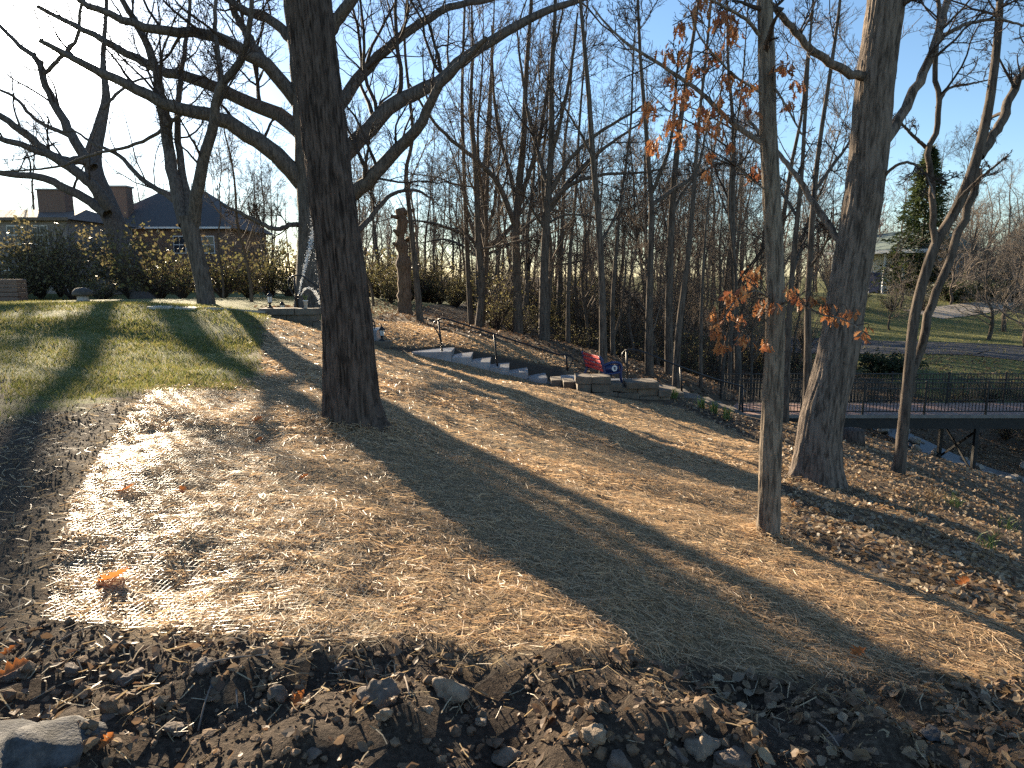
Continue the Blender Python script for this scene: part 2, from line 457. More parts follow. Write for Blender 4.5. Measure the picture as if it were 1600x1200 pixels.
# ground: straw mat, lawn, leaf litter and bare soil by painted-in region weights
m, n, b = new_mat('ground')
at = nd(n, 'ShaderNodeAttribute'); at.attribute_name = 'region'
sep = nd(n, 'ShaderNodeSeparateColor'); n.links.new(at.outputs['Color'], sep.inputs[0])
v = coords(n)
fine = noise(n, v, 45, 6, .7); mid = noise(n, v, 7, 5, .6); big = noise(n, v, .7, 4)
soil = ramp(n, fine, [(.3, (.03, .022, .016)), (.55, (.082, .06, .043)), (.75, (.17, .127, .09))])
strawc = ramp(n, fine, [(.32, (.11, .078, .045)), (.6, (.33, .24, .14))])
grassc = mixc(n, ramp(n, mid, [(.4, (0, 0, 0)), (.65, (1, 1, 1))]), (.105, .13, .036), (.21, .19, .08))
litc = ramp(n, fine, [(.3, (.05, .036, .025)), (.5, (.13, .09, .055)), (.68, (.26, .19, .12))])
c1 = mixc(n, sep.outputs[2], soil, litc)
c2 = mixc(n, sep.outputs[1], c1, grassc)
c3 = mixc(n, sep.outputs[0], c2, strawc)
n.links.new(c3, b.inputs['Base Color']); b.inputs['Roughness'].default_value = .95; b.inputs['Specular IOR Level'].default_value = .15
bump(n, b, fine, .8, .03)
M['ground'] = m

# ------------------------------------------------------------------ ground sheet
bx_ = 5.9; ax_ = 700 / math.sinh(bx_)
tx = np.linspace(-1, 1, 420); gx = ax_ * np.sinh(bx_ * tx)
ty = np.linspace(-.62, 1, 370); gy = 3.2 + ax_ * np.sinh(bx_ * ty)
X, Yg = np.meshgrid(gx, gy)
Z = H(X, Yg)
Vg = np.stack([X, Yg, Z], -1).reshape(-1, 3)
nx, ny = len(gx), len(gy)
i = (np.arange(ny - 1)[:, None] * nx + np.arange(nx - 1)[None]).ravel()
me = mesh_np('ground', Vg, np.stack([i, i + 1, i + nx + 1, i + nx], 1))
xx, yy = Vg[:, 0], Vg[:, 1]
wob = .06 * np.sin(9 * xx + 3 * np.sin(5 * yy)) + .05 * np.sin(13 * yy + 2 * np.sin(7 * xx))
wS = np.maximum(sstep(-.08, .12, dist_poly(xx, yy, straw_main) + wob), sstep(-.1, .3, dist_poly(xx, yy, straw_upper) + wob))
wG = sstep(-.2, .5, dist_poly(xx, yy, lawn) + wob * 3)
farR = ((xx > 18) & (yy > 28)) | (yy < -3) | ((xx < -5) & (yy > 16))
wG = np.maximum(wG, np.where(farR, .9, 0))
right = sstep(0, 1.2, xx - 1.2 - .35 * (yy - 3)) * (yy < 30)
woods = np.maximum(sstep(21, 24, yy) * (xx > -6), sstep(16.5, 18, yy) * (xx > 1.5))
wL = np.clip(np.maximum(right, woods), 0, 1)
colr = np.stack([wS, wG, wL, np.ones_like(wS)], 1).astype(np.float32)
ca = me.color_attributes.new('region', 'FLOAT_COLOR', 'POINT')
ca.data.foreach_set('color', colr.ravel())
ground = obj('ground', me, M['ground'], kind='structure')

# ------------------------------------------------------------------ scattered stuff
def in_view(x, y, m=.15):
    return np.abs(x) < (.78 + m) * y + .5
def normals(x, y):
    e = .05
    gx_ = (H(x + e, y) - H(x - e, y)) / (2 * e); gy_ = (H(x, y + e) - H(x, y - e)) / (2 * e)
    n = np.stack([-gx_, -gy_, np.ones_like(gx_)], -1); return n / np.linalg.norm(n, axis=1, keepdims=True)
def sample_poly(poly, dens_fn, dmax, box=None):
    lo = poly.min(0); hi = poly.max(0)
    N = int((hi[0] - lo[0]) * (hi[1] - lo[1]) * dmax)
    x = rng.uniform(lo[0], hi[0], N); y = rng.uniform(lo[1], hi[1], N)
    k = rng.random(N) < dens_fn(x, y) / dmax
    x, y = x[k], y[k]
    k = inpoly(x, y, poly) & in_view(x, y)
    return x[k], y[k]
def ribbons(x, y, L, w, tilt, zoff, bend=.15, seg=2, az=None):
    """flat strips lying on the ground"""
    N = len(x)
    z = H(x, y) + zoff
    nrm = normals(x, y)
    az = rng.uniform(0, 2 * math.pi, N) if az is None else az
    d = np.stack([np.cos(az), np.sin(az), np.zeros(N)], 1)
    d -= nrm * (d * nrm).sum(1, keepdims=True); d /= np.linalg.norm(d, axis=1, keepdims=True)
    d = d + nrm * tilt[:, None]; d /= np.linalg.norm(d, axis=1, keepdims=True)
    s = np.cross(nrm, d); s /= np.linalg.norm(s, axis=1, keepdims=True)
    rol = rng.normal(0, .7, N)[:, None]
    up = np.cross(d, s); s = s * np.cos(rol) + up * np.sin(rol)
    c = np.stack([x, y, z], 1)
    t = np.linspace(-.5, .5, seg + 1)
    side2 = np.cross(d, nrm)
    bd = (rng.normal(0, bend, N) * L)[:, None]
    rows = []
    for tt in t:
        p = c + d * (L * tt)[:, None] + side2 * bd * (tt * tt * 4 - .5) * .5
        rows += [p - s * (w / 2)[:, None], p + s * (w / 2)[:, None]]
    V = np.stack(rows, 1)
    k = 2 * (seg + 1)
    b0 = (np.arange(N) * k)[:, None]
    Q = np.concatenate([b0 + np.array([[2 * q, 2 * q + 1, 2 * q + 3, 2 * q + 2]]) for q in range(seg)])
    return V.reshape(-1, 3), Q

blanket = thing('erosion_blanket', 'tan straw erosion blanket spread over the whole bare slope', 'straw blanket', G(600, 800))
bl = np.array(blanket.location)
mb = MB()
x, y = sample_poly(straw_main, lambda x, y: np.where(y < 4.5, 2300, np.where(y < 7, 1500, np.where(y < 11, 620, 230))), 2300)
L = rng.uniform(.035, .13, len(x)) * np.where(y > 9, 1.5, 1); w = rng.uniform(.0022, .0046, len(x)) * np.where(y > 9, 2.8, np.where(y > 6, 1.5, 1))
near = y < 5.2
az_bias = np.where(rng.random(len(x)) < .45, rng.normal(math.radians(-38), .5, len(x)), rng.uniform(0, 6.28, len(x)))
for k, sg in ((near, 2), (~near, 1)):
    V, Q = ribbons(x[k], y[k], L[k], w[k], rng.normal(.02, .17, k.sum()), rng.uniform(.002, .022, k.sum()), .12, sg, az_bias[k])
    mb.add(V - bl, Q)
print('straw', len(x))
x, y = sample_poly(straw_upper, lambda x, y: np.full(len(x), 420), 420)
V, Q = ribbons(x, y, rng.uniform(.08, .2, len(x)), rng.uniform(.011, .02, len(x)), rng.normal(.02, .2, len(x)), rng.uniform(.002, .03, len(x)), .1, 1)
mb.add(V - bl, Q)
for (u, v, r0, r1, nn) in ((556, 664, .3, .65, 1300), (1200, 836, .09, .3, 420), (1280, 758, .42, .8, 500)):
    c_ = P(u, v, 6.9 if u < 700 else (5.1 if u < 1250 else 9.2)); a_ = rng.uniform(0, 6.28, nn); rr_ = r0 + (r1 - r0) * rng.random(nn) ** 1.5
    x = c_[0] + rr_ * np.cos(a_); y = c_[1] + rr_ * np.sin(a_)
    V, Q = ribbons(x, y, rng.uniform(.05, .14, nn), rng.uniform(.003, .006, nn), rng.normal(.1, .3, nn), rng.uniform(.004, .05, nn) * (1.2 - (rr_ - r0) / (r1 - r0)), .12, 2)
    mb.add(V - bl, Q)
obj('straw', mb.mesh('straw', False), M['straw'], blanket, kind='stuff')
# netting of the blanket: two families of strands that follow the bumps
netpoly = Gpoly([(240, 606), (180, 680), (115, 770), (85, 880), (62, 972), (200, 990), (480, 1008), (640, 1012), (600, 900), (520, 780), (460, 690), (430, 650), (400, 612)])
mb = MB()
ang = math.radians(-6)
ux = np.array([math.cos(ang), math.sin(ang)]); uy = np.array([-ux[1], ux[0]])
cc = netpoly.mean(0); rel = netpoly - cc
for U, Vv, gap in ((ux, uy, .03), (uy, ux, .028)):
    lo, hi = (rel @ Vv).min(), (rel @ Vv).max(); l2, h2 = (rel @ U).min(), (rel @ U).max()
    for off in np.arange(lo, hi, gap):
        s = np.arange(l2, h2, .07)
        wv = .006 * np.sin(s * 7 + off * 40) + .01 * np.sin(s * 2.3 + off * 11)
        p = cc + s[:, None] * U + (off + wv)[:, None] * Vv
        k = inpoly(p[:, 0], p[:, 1], netpoly)
        if k.sum() < 3: continue
        idx = np.where(k)[0]
        for run in np.split(idx, np.where(np.diff(idx) > 1)[0] + 1):
            if len(run) < 3: continue
            q = p[run]
            z = H(q[:, 0], q[:, 1]) + .012 + .007 * np.sin(q[:, 0] * 31 + q[:, 1] * 23)
            a = np.stack([q[:, 0], q[:, 1], z], 1) - bl
            hw = .0009
            e = np.concatenate([Vv * hw, [0]])
            V = np.stack([a - e, a + e], 1).reshape(-1, 3)
            j = np.arange(len(run) - 1) * 2
            mb.add(V, np.stack([j, j + 1, j + 3, j + 2], 1))
obj('netting', mb.mesh('netting', False), M['net'], blanket, kind='stuff')

# lawn blades
def blades(x, y, h, w, lean):
    N = len(x); z = H(x, y) - .004
    az = rng.uniform(0, 6.28, N); la = rng.uniform(0, 6.28, N)
    s = np.stack([np.cos(az), np.sin(az), np.zeros(N)], 1) * (w / 2)[:, None]
    tip = np.stack([np.cos(la) * lean * h, np.sin(la) * lean * h, h], 1)
    c = np.stack([x, y, z], 1)
    V = np.stack([c - s, c + s, c + tip * .55 + s * .7, c + tip * .55 - s * .7, c + tip], 1).reshape(-1, 3)
    b0 = (np.arange(N) * 5)[:, None]
    return V, b0 + np.array([[0, 1, 2, 3]]), b0 + np.array([[3, 2, 4]])
x, y = sample_poly(lawn, lambda x, y: np.where(y < 9, 1500, np.where(y < 13, 850, np.where(y < 18, 420, 160))), 1500)
pat = np.sin(x * 2.1 + 1.7 * np.sin(y * 1.3)) + np.sin(y * 2.7 + 1.1 * np.sin(x * 1.9)) + rng.normal(0, .8, len(x))
d = dist_poly(x, y, lawn)
k = (pat > -1.1) & (d + rng.normal(0, .12, len(x)) > .03)
x, y = x[k], y[k]
mb = MB()
V, Q, T = blades(x, y, rng.uniform(.025, .075, len(x)) * np.where(y > 12, 1.2, 1), rng.uniform(.005, .009, len(x)) * np.where(y > 11, 1.8, np.where(y > 8, 1.3, 1)), rng.uniform(.3, 1.5, len(x)))
mb.add(V, Q, T)
print('grass', len(x))
# far lawn across the creek: tufts
xf = rng.uniform(17, 75, 16000); yf = rng.uniform(30, 62, 16000)
k = (np.abs(xf) < .8 * yf) & (xf > 16 + (yf - 30) * .1)
V, Q, T = blades(xf[k], yf[k], rng.uniform(.06, .14, k.sum()), rng.uniform(.03, .06, k.sum()), rng.uniform(.3, 1.4, k.sum()))
mb.add(V, Q, T)
obj('lawn_grass', mb.mesh('lawn_grass', False), M['grass'], kind='stuff', label='short patchy green lawn grass on the slope', cat='grass')

# fallen leaves (litter): small folded cupped faces
def leaf_litter(x, y, size, zoff=.004):
    N = len(x); nrm = normals(x, y); az = rng.uniform(0, 6.28, N)
    d = np.stack([np.cos(az), np.sin(az), np.zeros(N)], 1)
    nr = nrm + rng.normal(0, .45, (N, 3)); nr /= np.linalg.norm(nr, axis=1, keepdims=True)
    d -= nr * (d * nr).sum(1, keepdims=True); d /= np.linalg.norm(d, axis=1, keepdims=True)
    s = np.cross(nr, d)
    c = np.stack([x, y, H(x, y) + zoff + size * .16], 1)
    fold = rng.uniform(-.1, .45, N)
    prof = [(-.5, 0, 0), (-.2, .3, 1), (.15, .24, 1), (.5, 0, .3), (.15, -.24, 1), (-.2, -.3, 1), (0, 0, 0)]
    V = np.stack([c + d * (size * a)[:, None] + s * (size * b_)[:, None] + nr * (size * fold * abs(b_) * 1.6 + size * .12 * (e == .3))[:, None] for a, b_, e in prof], 1)
    b0 = (np.arange(N) * 7)[:, None]
    T = np.concatenate([b0 + np.array([[6, q, (q + 1) % 6]]) for q in range(6)])
    return V.reshape(-1, 3), T
lit_poly = Gpoly([(1190, 840), (1260, 850), (1420, 920), (1600, 990), (1600, 700), (1480, 690), (1330, 665), (1200, 660), (1185, 690), (1190, 745), (1235, 790)])
mb = MB()
x, y = sample_poly(lit_poly, lambda x, y: np.where(y < 7, 420, np.where(y < 11, 220, 90)), 420)
V, T = leaf_litter(x, y, rng.uniform(.03, .085, len(x)) * np.where(y > 11, 1.4, 1)); mb.add(V, None, T)
x, y = sample_poly(Gpoly([(1050, 634), (1120, 662), (1185, 692), (1210, 668), (1165, 652), (1062, 614)]), lambda x, y: np.full(len(x), 100), 100)
V, T = leaf_litter(x, y, rng.uniform(.05, .1, len(x))); mb.add(V, None, T)
br = Gpoly([(1100, 1050), (1250, 1062), (1420, 1065), (1600, 1050), (1600, 1200), (1180, 1200)])
x, y = sample_poly(br, lambda x, y: np.full(len(x), 330), 330)
V, T = leaf_litter(x, y, rng.uniform(.025, .075, len(x))); mb.add(V, None, T)
obj('leaf_litter', mb.mesh('leaf_litter', False), M['litter'], kind='stuff', label='dry tan leaf litter covering the right hand bank', cat='leaf litter')
mb = MB()
x = rng.uniform(-8, 26, 26000); y = rng.uniform(20.5, 40, 26000)
k = in_view(x, y) & (dist_poly(x, y, straw_upper) < -.15) & (rng.random(len(x)) < np.where(y < 28, 1, .4)) & ~((x > 6.8) & (y > 20.9) & (y < 23.5) & (x < 30))
k &= ~((x < 2) & (y < 21.2))
V, T = leaf_litter(x[k], y[k], rng.uniform(.08, .17, k.sum())); mb.add(V, None, T)
obj('woodland_litter', mb.mesh('woodland_litter', False), M['litter_dark'], kind='stuff', label='brown leaf litter on the woodland floor', cat='leaf litter')
# fore soil: clods, chips and straw bits
def ico(sub):
    bm = bmesh.new(); bmesh.ops.create_icosphere(bm, subdivisions=sub, radius=1)
    bm.verts.ensure_lookup_table()
    V = np.array([v.co[:] for v in bm.verts]); T = np.array([[v.index for v in f.verts] for f in bm.faces]); bm.free(); return V, T
icoV, icoT = ico(1)
protos = []
for q in range(8):
    vv = icoV * rng.uniform(.65, 1.3, (12, 1)) * rng.uniform(.6, 1.2, 3)
    protos.append(vv)
def clods(x, y, size, sink=.25):
    mbx = MB()
    for q in range(8):
        k = np.arange(len(x)) % 8 == q
        n_ = k.sum()
        if not n_: continue
        a = rng.uniform(0, 6.28, n_); ca_, sa_ = np.cos(a), np.sin(a)
        p = protos[q]
        V = np.stack([p[None, :, 0] * ca_[:, None] - p[None, :, 1] * sa_[:, None], p[None, :, 0] * sa_[:, None] + p[None, :, 1] * ca_[:, None], np.repeat(p[None, :, 2] * .75, n_, 0)], -1) * size[k][:, None, None]
        V += np.stack([x[k], y[k], H(x[k], y[k]) + size[k] * sink], 1)[:, None, :]
        T = (np.arange(n_) * 12)[:, None, None] + icoT[None]
        mbx.add(V.reshape(-1, 3), None, T.reshape(-1, 3))
    return mbx
soil_poly = Gpoly([(0, 990), (70, 970), (200, 988), (480, 1006), (700, 1013), (905, 1030), (960, 1020), (1100, 1052), (1250, 1066), (1420, 1070), (1600, 1060), (1600, 1200), (0, 1200)])
soil_poly = np.vstack([soil_poly[:-2], [[2.4, 1.5], [-2.4, 1.5]]])
left_soil = Gpoly([(0, 655), (120, 640), (235, 612), (180, 680), (115, 770), (85, 880), (68, 965), (0, 990)])
x1, y1 = sample_poly(soil_poly, lambda x, y: np.full(len(x), 1100), 1100)
x2, y2 = sample_poly(left_soil, lambda x, y: np.full(len(x), 620), 620)
x = np.concatenate([x1, x2]); y = np.concatenate([y1, y2])
sz = np.minimum(rng.lognormal(math.log(.0075), .6, len(x)), np.where(np.arange(len(x)) < len(x1), .036, .008))
print('clods', len(x))
obj('soil_clods', clods(x, y, sz).mesh('soil_clods', False), M['clod'], kind='stuff', label='crumbly dark brown soil clods in the foreground', cat='soil')
mb = MB()
x1, y1 = sample_poly(soil_poly, lambda x, y: np.where(y - .12 * x > 2.35, 420, 130), 420)
x2, y2 = sample_poly(left_soil, lambda x, y: np.full(len(x), 300), 300)
x = np.concatenate([x1, x2]); y = np.concatenate([y1, y2])
V, Q = ribbons(x, y, rng.uniform(.03, .11, len(x)), rng.uniform(.002, .0055, len(x)), rng.normal(.05, .25, len(x)), rng.uniform(.008, .03, len(x)), .15, 2)
mb.add(V, Q)
obj('straw_chaff', mb.mesh('straw_chaff', False), M['chaff'], kind='stuff', label='loose straw bits strewn over bare soil', cat='straw')
x, y = sample_poly(soil_poly, lambda x, y: np.full(len(x), 150), 150)
mb = MB(); V, T = leaf_litter(x, y, rng.uniform(.02, .065, len(x)), .012); mb.add(V, None, T)
obj('soil_leaves', mb.mesh('soil_leaves', False), M['litter_dark'], kind='stuff', label='small brown leaf scraps mixed into the foreground soil', cat='leaf litter')

# ------------------------------------------------------------------ trees
def resample_all(lst, k):
    return np.stack([smooth_path(p, k) for p in lst])
def spawn(Pl, R, n, t, ang, lr, rr, k, curl, up, minr, lens=None, bias=None):
    N, kk, _ = Pl.shape
    seg = np.linalg.norm(np.diff(Pl, axis=1), axis=2); plen = seg.sum(1)
    cnt = rng.integers(n[0], n[1] + 1, N) if lens is None else np.maximum(1, rng.poisson(plen * lens))
    idx = np.repeat(np.arange(N), cnt)
    m_ = len(idx)
    tt = rng.uniform(t[0], t[1], m_)
    f = tt * (kk - 1); i = np.minimum(f.astype(int), kk - 2); fr = (f - i)[:, None]
    pos = Pl[idx, i] * (1 - fr) + Pl[idx, i + 1] * fr
    tan = Pl[idx, i + 1] - Pl[idx, i]; tan /= np.linalg.norm(tan, axis=1, keepdims=True) + 1e-9
    r = R[idx, i] * (1 - fr[:, 0]) + R[idx, i + 1] * fr[:, 0]
    rv = rng.normal(size=(m_, 3))
    if bias is not None: rv = rv + np.asarray(bias)
    perp = rv - tan * (rv * tan).sum(1, keepdims=True); perp /= np.linalg.norm(perp, axis=1, keepdims=True) + 1e-9
    a = np.radians(rng.normal(ang[0], ang[1], m_))[:, None]
    d = np.cos(a) * tan + np.sin(a) * perp
    Lc = plen[idx] * rng.uniform(lr[0], lr[1], m_) * (1 - .45 * tt)
    r0 = np.maximum(r * rng.uniform(rr[0], rr[1], m_), minr)
    st = (Lc / (k - 1))[:, None]
    pts = [pos]
    for q in range(1, k):
        d = d + rng.normal(0, curl, (m_, 3)); d[:, 2] += up; d /= np.linalg.norm(d, axis=1, keepdims=True)
        pts.append(pts[-1] + d * st)
    Pn = np.stack(pts, 1)
    Rn = r0[:, None] * np.linspace(1, .3, k)[None]
    return Pn, np.maximum(Rn, minr * .7)
SUN_GAP = [(60, 240, 105, 262, .4)]      # open sky between the lawn trees, branches thinned so sun reaches the straw
def thin_out(Pl, R, gaps):
    m_ = Pl[:, Pl.shape[1] // 2]; d_ = m_ - np.array([0, 0, EYE])
    yc = -(d_[:, 2] * CT + d_[:, 1] * ST) if False else (d_[:, 2] * CT + d_[:, 1] * ST); dep = d_[:, 1] * CT - d_[:, 2] * ST
    u_ = 800 + F * d_[:, 0] / dep; v_ = 600 - F * yc / dep
    keep = np.ones(len(Pl), bool)
    for u0, u1, v0, v1, pr in gaps:
        keep &= ~((u_ > u0) & (u_ < u1) & (v_ > v0) & (v_ < v1) & (rng.random(len(Pl)) > pr))
    return Pl[keep], R[keep]
def crown_mesh(name, roots, radii, levels, origin, kroot=18, gaps=None):
    Pl = resample_all(roots, kroot)
    R = np.stack([np.interp(np.linspace(0, 1, kroot), np.linspace(0, 1, len(r)), r) for r in radii])
    mb = MB(); first = []
    for lv in levels:
        q = dict(lv); sides = q.pop('sides')
        Pl, R = spawn(Pl, R, **q)
        if gaps: Pl, R = thin_out(Pl, R, gaps)
        V, Q = tubes(Pl, R, sides); mb.add(V - origin, Q)
    return mb.mesh(name, True)
def fluted_trunk(pts, rad, sides, rings, origin, ridge=.02, nr=22, flare=None, seed=0):
    """trunk with ridged bark modelled in; flare: (height, list of (angle, amount)) root buttresses"""
    r_ = np.random.default_rng(seed)
    p = smooth_path(pts, rings); r = np.interp(np.linspace(0, 1, rings), np.linspace(0, 1, len(rad)), rad)
    a = np.arange(sides) * 2 * math.pi / sides
    s = np.concatenate([[0], np.cumsum(np.linalg.norm(np.diff(p, axis=0), axis=1))])[:, None]
    ph = r_.uniform(0, 6.28, 8)
    warp = .35 * np.sin(s * 2.1 + ph[0] + 2 * a) + .25 * np.sin(s * 5.3 + ph[1] + 3 * a) + .2 * np.sin(s * 11 + ph[2] - 5 * a)
    rid = np.abs(np.sin(nr / 2 * a[None] + warp * 2.2)) ** .6 + .5 * np.abs(np.sin(nr * .83 * a[None] - warp * 3 + ph[3]))
    brk = .5 + .5 * np.sin(s * 17 + 6 * a[None] + 3 * np.sin(4 * a[None] + s * 3) + ph[4])
    RR = r[:, None] * (1 + .03 * np.sin(2 * a + ph[5] + s * .6) + .02 * np.sin(3 * a + ph[6])) + ridge * (rid - 1.35) + ridge * .3 * (brk - .6)
    if flare:
        for ang_, amt, hh, wd in flare:
            da = (a - ang_ + math.pi) % (2 * math.pi) - math.pi
            RR = RR + amt * np.exp(-(da / wd) ** 2)[None] * np.exp(-np.maximum(s, 0) / hh)
    V = np.stack([p[:, None, 0] + RR * np.cos(a), p[:, None, 1] + RR * np.sin(a), np.repeat(p[:, 2:3], sides, 1)], -1)
    i = np.arange(rings - 1)[:, None] * sides; j = np.arange(sides)[None]; j2 = (j + 1) % sides
    Q = np.stack([i + j, i + j2, i + sides + j2, i + sides + j], -1).reshape(-1, 4)
    return mesh_np('trunk', V.reshape(-1, 3) - origin, Q)
def limb_pts(px, Y, dy):
    d0, d1 = dy if isinstance(dy, tuple) else (0, dy)
    Y = Y + d0; dy = d1 - d0
    n = len(px); return np.array([P(u, v, Y + dy * i / max(1, n - 1)) for i, (u, v) in enumerate(px)])
def wrad(w0, w1, Y, k=14):
    return np.linspace(w0, w1, k) / 2 * Y / F

LV_OAK = [dict(n=(8, 11), t=(.15, 1), ang=(46, 12), lr=(.25, .5), rr=(.2, .36), k=10, curl=.16, up=.09, minr=.017, sides=5, bias=(0, 0, 1.3)),
          dict(n=(5, 7), t=(.12, 1), ang=(44, 16), lr=(.32, .62), rr=(.38, .58), k=7, curl=.2, up=.05, minr=.01, sides=4, bias=(0, 0, .5)),
          dict(n=(4, 6), t=(.1, 1), ang=(45, 18), lr=(.42, .78), rr=(.45, .65), k=5, curl=.24, up=.02, minr=.0075, sides=3),
          dict(n=(2, 2), t=(.15, 1), ang=(42, 18), lr=(.4, .8), rr=(.55, .75), k=3, curl=.28, up=.02, minr=.005, sides=3)]
def hero_tree(name, label, trunk_px, trunk_w, Y, limbs, levels, bark, twig='twig', trunk_mesh=None, extra_root=True, group=None, k_tr=40, sides=20, cat='tree', crown=True, tdy=0):
    base = P(*trunk_px[0], Y)
    base[2] = float(H(base[0], base[1]))
    t = thing(name, label, cat, base, group)
    tp = limb_pts(trunk_px, Y, tdy); tp[0, 2] = base[2] - .25
    tr = np.array([w_ / 2 * Y / F / ray(*q_)[1] for w_, q_ in zip(trunk_w, trunk_px)])
    if trunk_mesh is None:
        me = fluted_trunk(tp, tr, sides, k_tr, base, ridge=tr[1] * .06, nr=14, seed=int(abs(base[0] * 100)))
    else:
        me = trunk_mesh(tp, tr, base)
    obj('trunk', me, M[bark], t)
    roots = []; radii = []
    for px, w0, w1, dy, *bare in limbs:
        lp = smooth_path(limb_pts(px, Y, dy), 26)
        jit = rng.normal(0, 1, lp.shape) * (w1 / 2 * Y / F) * .35; jit[0] = 0
        lp = lp + jit
        lr_ = np.linspace(1, 0, 26) ** .9 * (w0 - w1) / 2 * Y / F + w1 / 2 * Y / F
        V, Q = tubes(lp[None], lr_[None], 10)
        obj('limb', mesh_np('limb', V - base, Q), M[bark], t)
        if not bare: roots.append(lp); radii.append(lr_)
    if extra_root:
        k = max(2, int(len(tp) * .45)); roots.append(tp[-k:]); radii.append(tr[-k:])
    if crown and roots:
        if len(roots) > 1 and levels[0].get('many'):
            levels = [dict(levels[0], n=(max(4, 26 // len(roots)), max(6, 36 // len(roots))))] + levels[1:]
        levels = [{a_: b_ for a_, b_ in q.items() if a_ != 'many'} for q in levels]
        obj('crown', crown_mesh('crown', roots, radii, levels, base, gaps=SUN_GAP if base[0] < -5 else None), M[twig], t, kind='stuff')
    return t, roots, radii

# the dark ridged trunk in the middle ground
def main_trunk(tp, tr, base):
    return fluted_trunk(tp, tr, 132, 240, base, ridge=.026, nr=36, seed=3,
                        flare=[(math.radians(-20), .42, .2, .42), (math.radians(200), .17, .2, .45), (math.radians(265), .12, .2, .5), (math.radians(90), .2, .25, .6), (math.radians(320), .12, .22, .4)])
hero_tree('shade_tree', 'thick dark ridged tree trunk standing in the middle of the straw slope', [(556, 668), (550, 640), (546, 560), (538, 450), (522, 330), (504, 180), (485, 20), (470, -120), (452, -300)],
          [88, 83, 76, 72, 71, 70, 71, 66, 60], 6.9, [], LV_OAK, 'bark_main', trunk_mesh=main_trunk, crown=False, extra_root=False)
# big oak behind it, spreading both ways
hero_tree('oak_tree', 'huge spreading oak whose limbs reach out behind the dark trunk', [(494, 484), (496, 440), (498, 380), (497, 300), (493, 200), (484, 100), (470, 0), (462, -120), (458, -260)],
          [74, 64, 62, 64, 62, 56, 48, 38, 22], 23.0,
          [([(478, 292), (440, 250), (380, 205), (330, 180), (270, 168), (200, 133), (125, 98), (60, 60)], 28, 6, -3),
           ([(290, 172), (240, 212), (190, 232), (150, 240), (80, 262), (0, 268)], 5.5, 2.5, (-1.6, 1)),
           ([(478, 215), (440, 182), (380, 157), (310, 126), (240, 106), (160, 62), (60, 12)], 24, 6, 3),
           ([(472, 172), (430, 115), (400, 92), (330, 56), (230, 45), (165, 20), (60, -30)], 22, 5, -2),
           ([(415, 100), (380, 45), (362, 5), (350, -60)], 14, 5, (-.4, 2)),
           ([(462, 70), (425, 32), (375, 12), (340, -20), (280, -80)], 16, 5, 1),
           ([(510, 322), (548, 308), (580, 278), (620, 234), (650, 206), (668, 170), (690, 128), (730, 90), (760, 60)], 25, 6, -3),
           ([(515, 262), (548, 232), (575, 203), (620, 160), (680, 130), (720, 95), (790, 52), (850, 18), (900, 4), (960, -30)], 28, 6, 2),
           ([(508, 190), (540, 152), (572, 108), (630, 55), (700, 12), (770, -2), (840, -30)], 21, 5, 4),
           ([(496, 90), (526, 32), (560, -12), (610, -70), (660, -110)], 22, 6, -1),
           ([(488, 352), (455, 352), (430, 358), (400, 345), (370, 330), (345, 318)], 9, 3, -2),
           ([(545, 372), (575, 345), (610, 305), (650, 298), (675, 310)], 10, 3, 2)], LV_OAK, 'bark_grey')
hero_tree('leaning_tree', 'stout tree leaning left at the lawn edge before the stone house', [(230, 470), (220, 448), (205, 415), (182, 355), (162, 305), (148, 270), (146, 240), (157, 195), (166, 150), (161, 95), (166, 20), (170, -80)],
          [46, 39, 35, 33, 31, 28, 19, 12, 9, 7, 6, 4], 39.0,
          [([(172, 325), (150, 295), (120, 268), (70, 234), (20, 195), (-60, 140)], 18, 6, -2),
           ([(168, 335), (130, 308), (90, 288), (60, 275), (0, 270), (-80, 240)], 16, 5, 2),
           ([(145, 262), (118, 222), (95, 180), (72, 135), (60, 95), (30, 70), (-20, 20)], 16, 4, 2),
           ([(138, 250), (100, 250), (60, 236), (0, 216), (-50, 190)], 14, 5, -3),
           ([(66, 118), (90, 95), (120, 60), (125, 20), (140, -40)], 7, 3, (1.1, 0)),
           ([(115, 215), (60, 190), (20, 150), (-30, 130)], 7, 3, (.5, 2)),
           ([(160, 170), (190, 140), (215, 125), (250, 120)], 6, 2.5, (4.5, 5))], LV_OAK, 'bark_grey', tdy=7)
hero_tree('forked_tree', 'many forked tree right of the leaning tree on the lawn', [(323, 476), (319, 448), (309, 405), (299, 365), (295, 338)], [29, 26, 25, 26, 29], 21.0,
          [([(290, 352), (278, 305), (268, 262), (256, 190), (242, 100), (216, 42), (186, -10), (160, -90)], 21, 5, 2),
           ([(303, 350), (308, 300), (318, 255), (334, 192), (340, 150), (375, 92), (388, 55), (395, -20)], 20, 5, -2),
           ([(296, 345), (272, 312), (225, 282), (185, 242), (150, 226), (110, 200)], 11, 3, 3),
           ([(300, 345), (288, 285), (277, 205), (281, 130), (292, 50), (300, -40)], 13, 4, 3),
           ([(336, 180), (345, 120), (336, 50), (340, -40)], 10, 4, 1)], LV_OAK, 'bark_grey', extra_root=False)
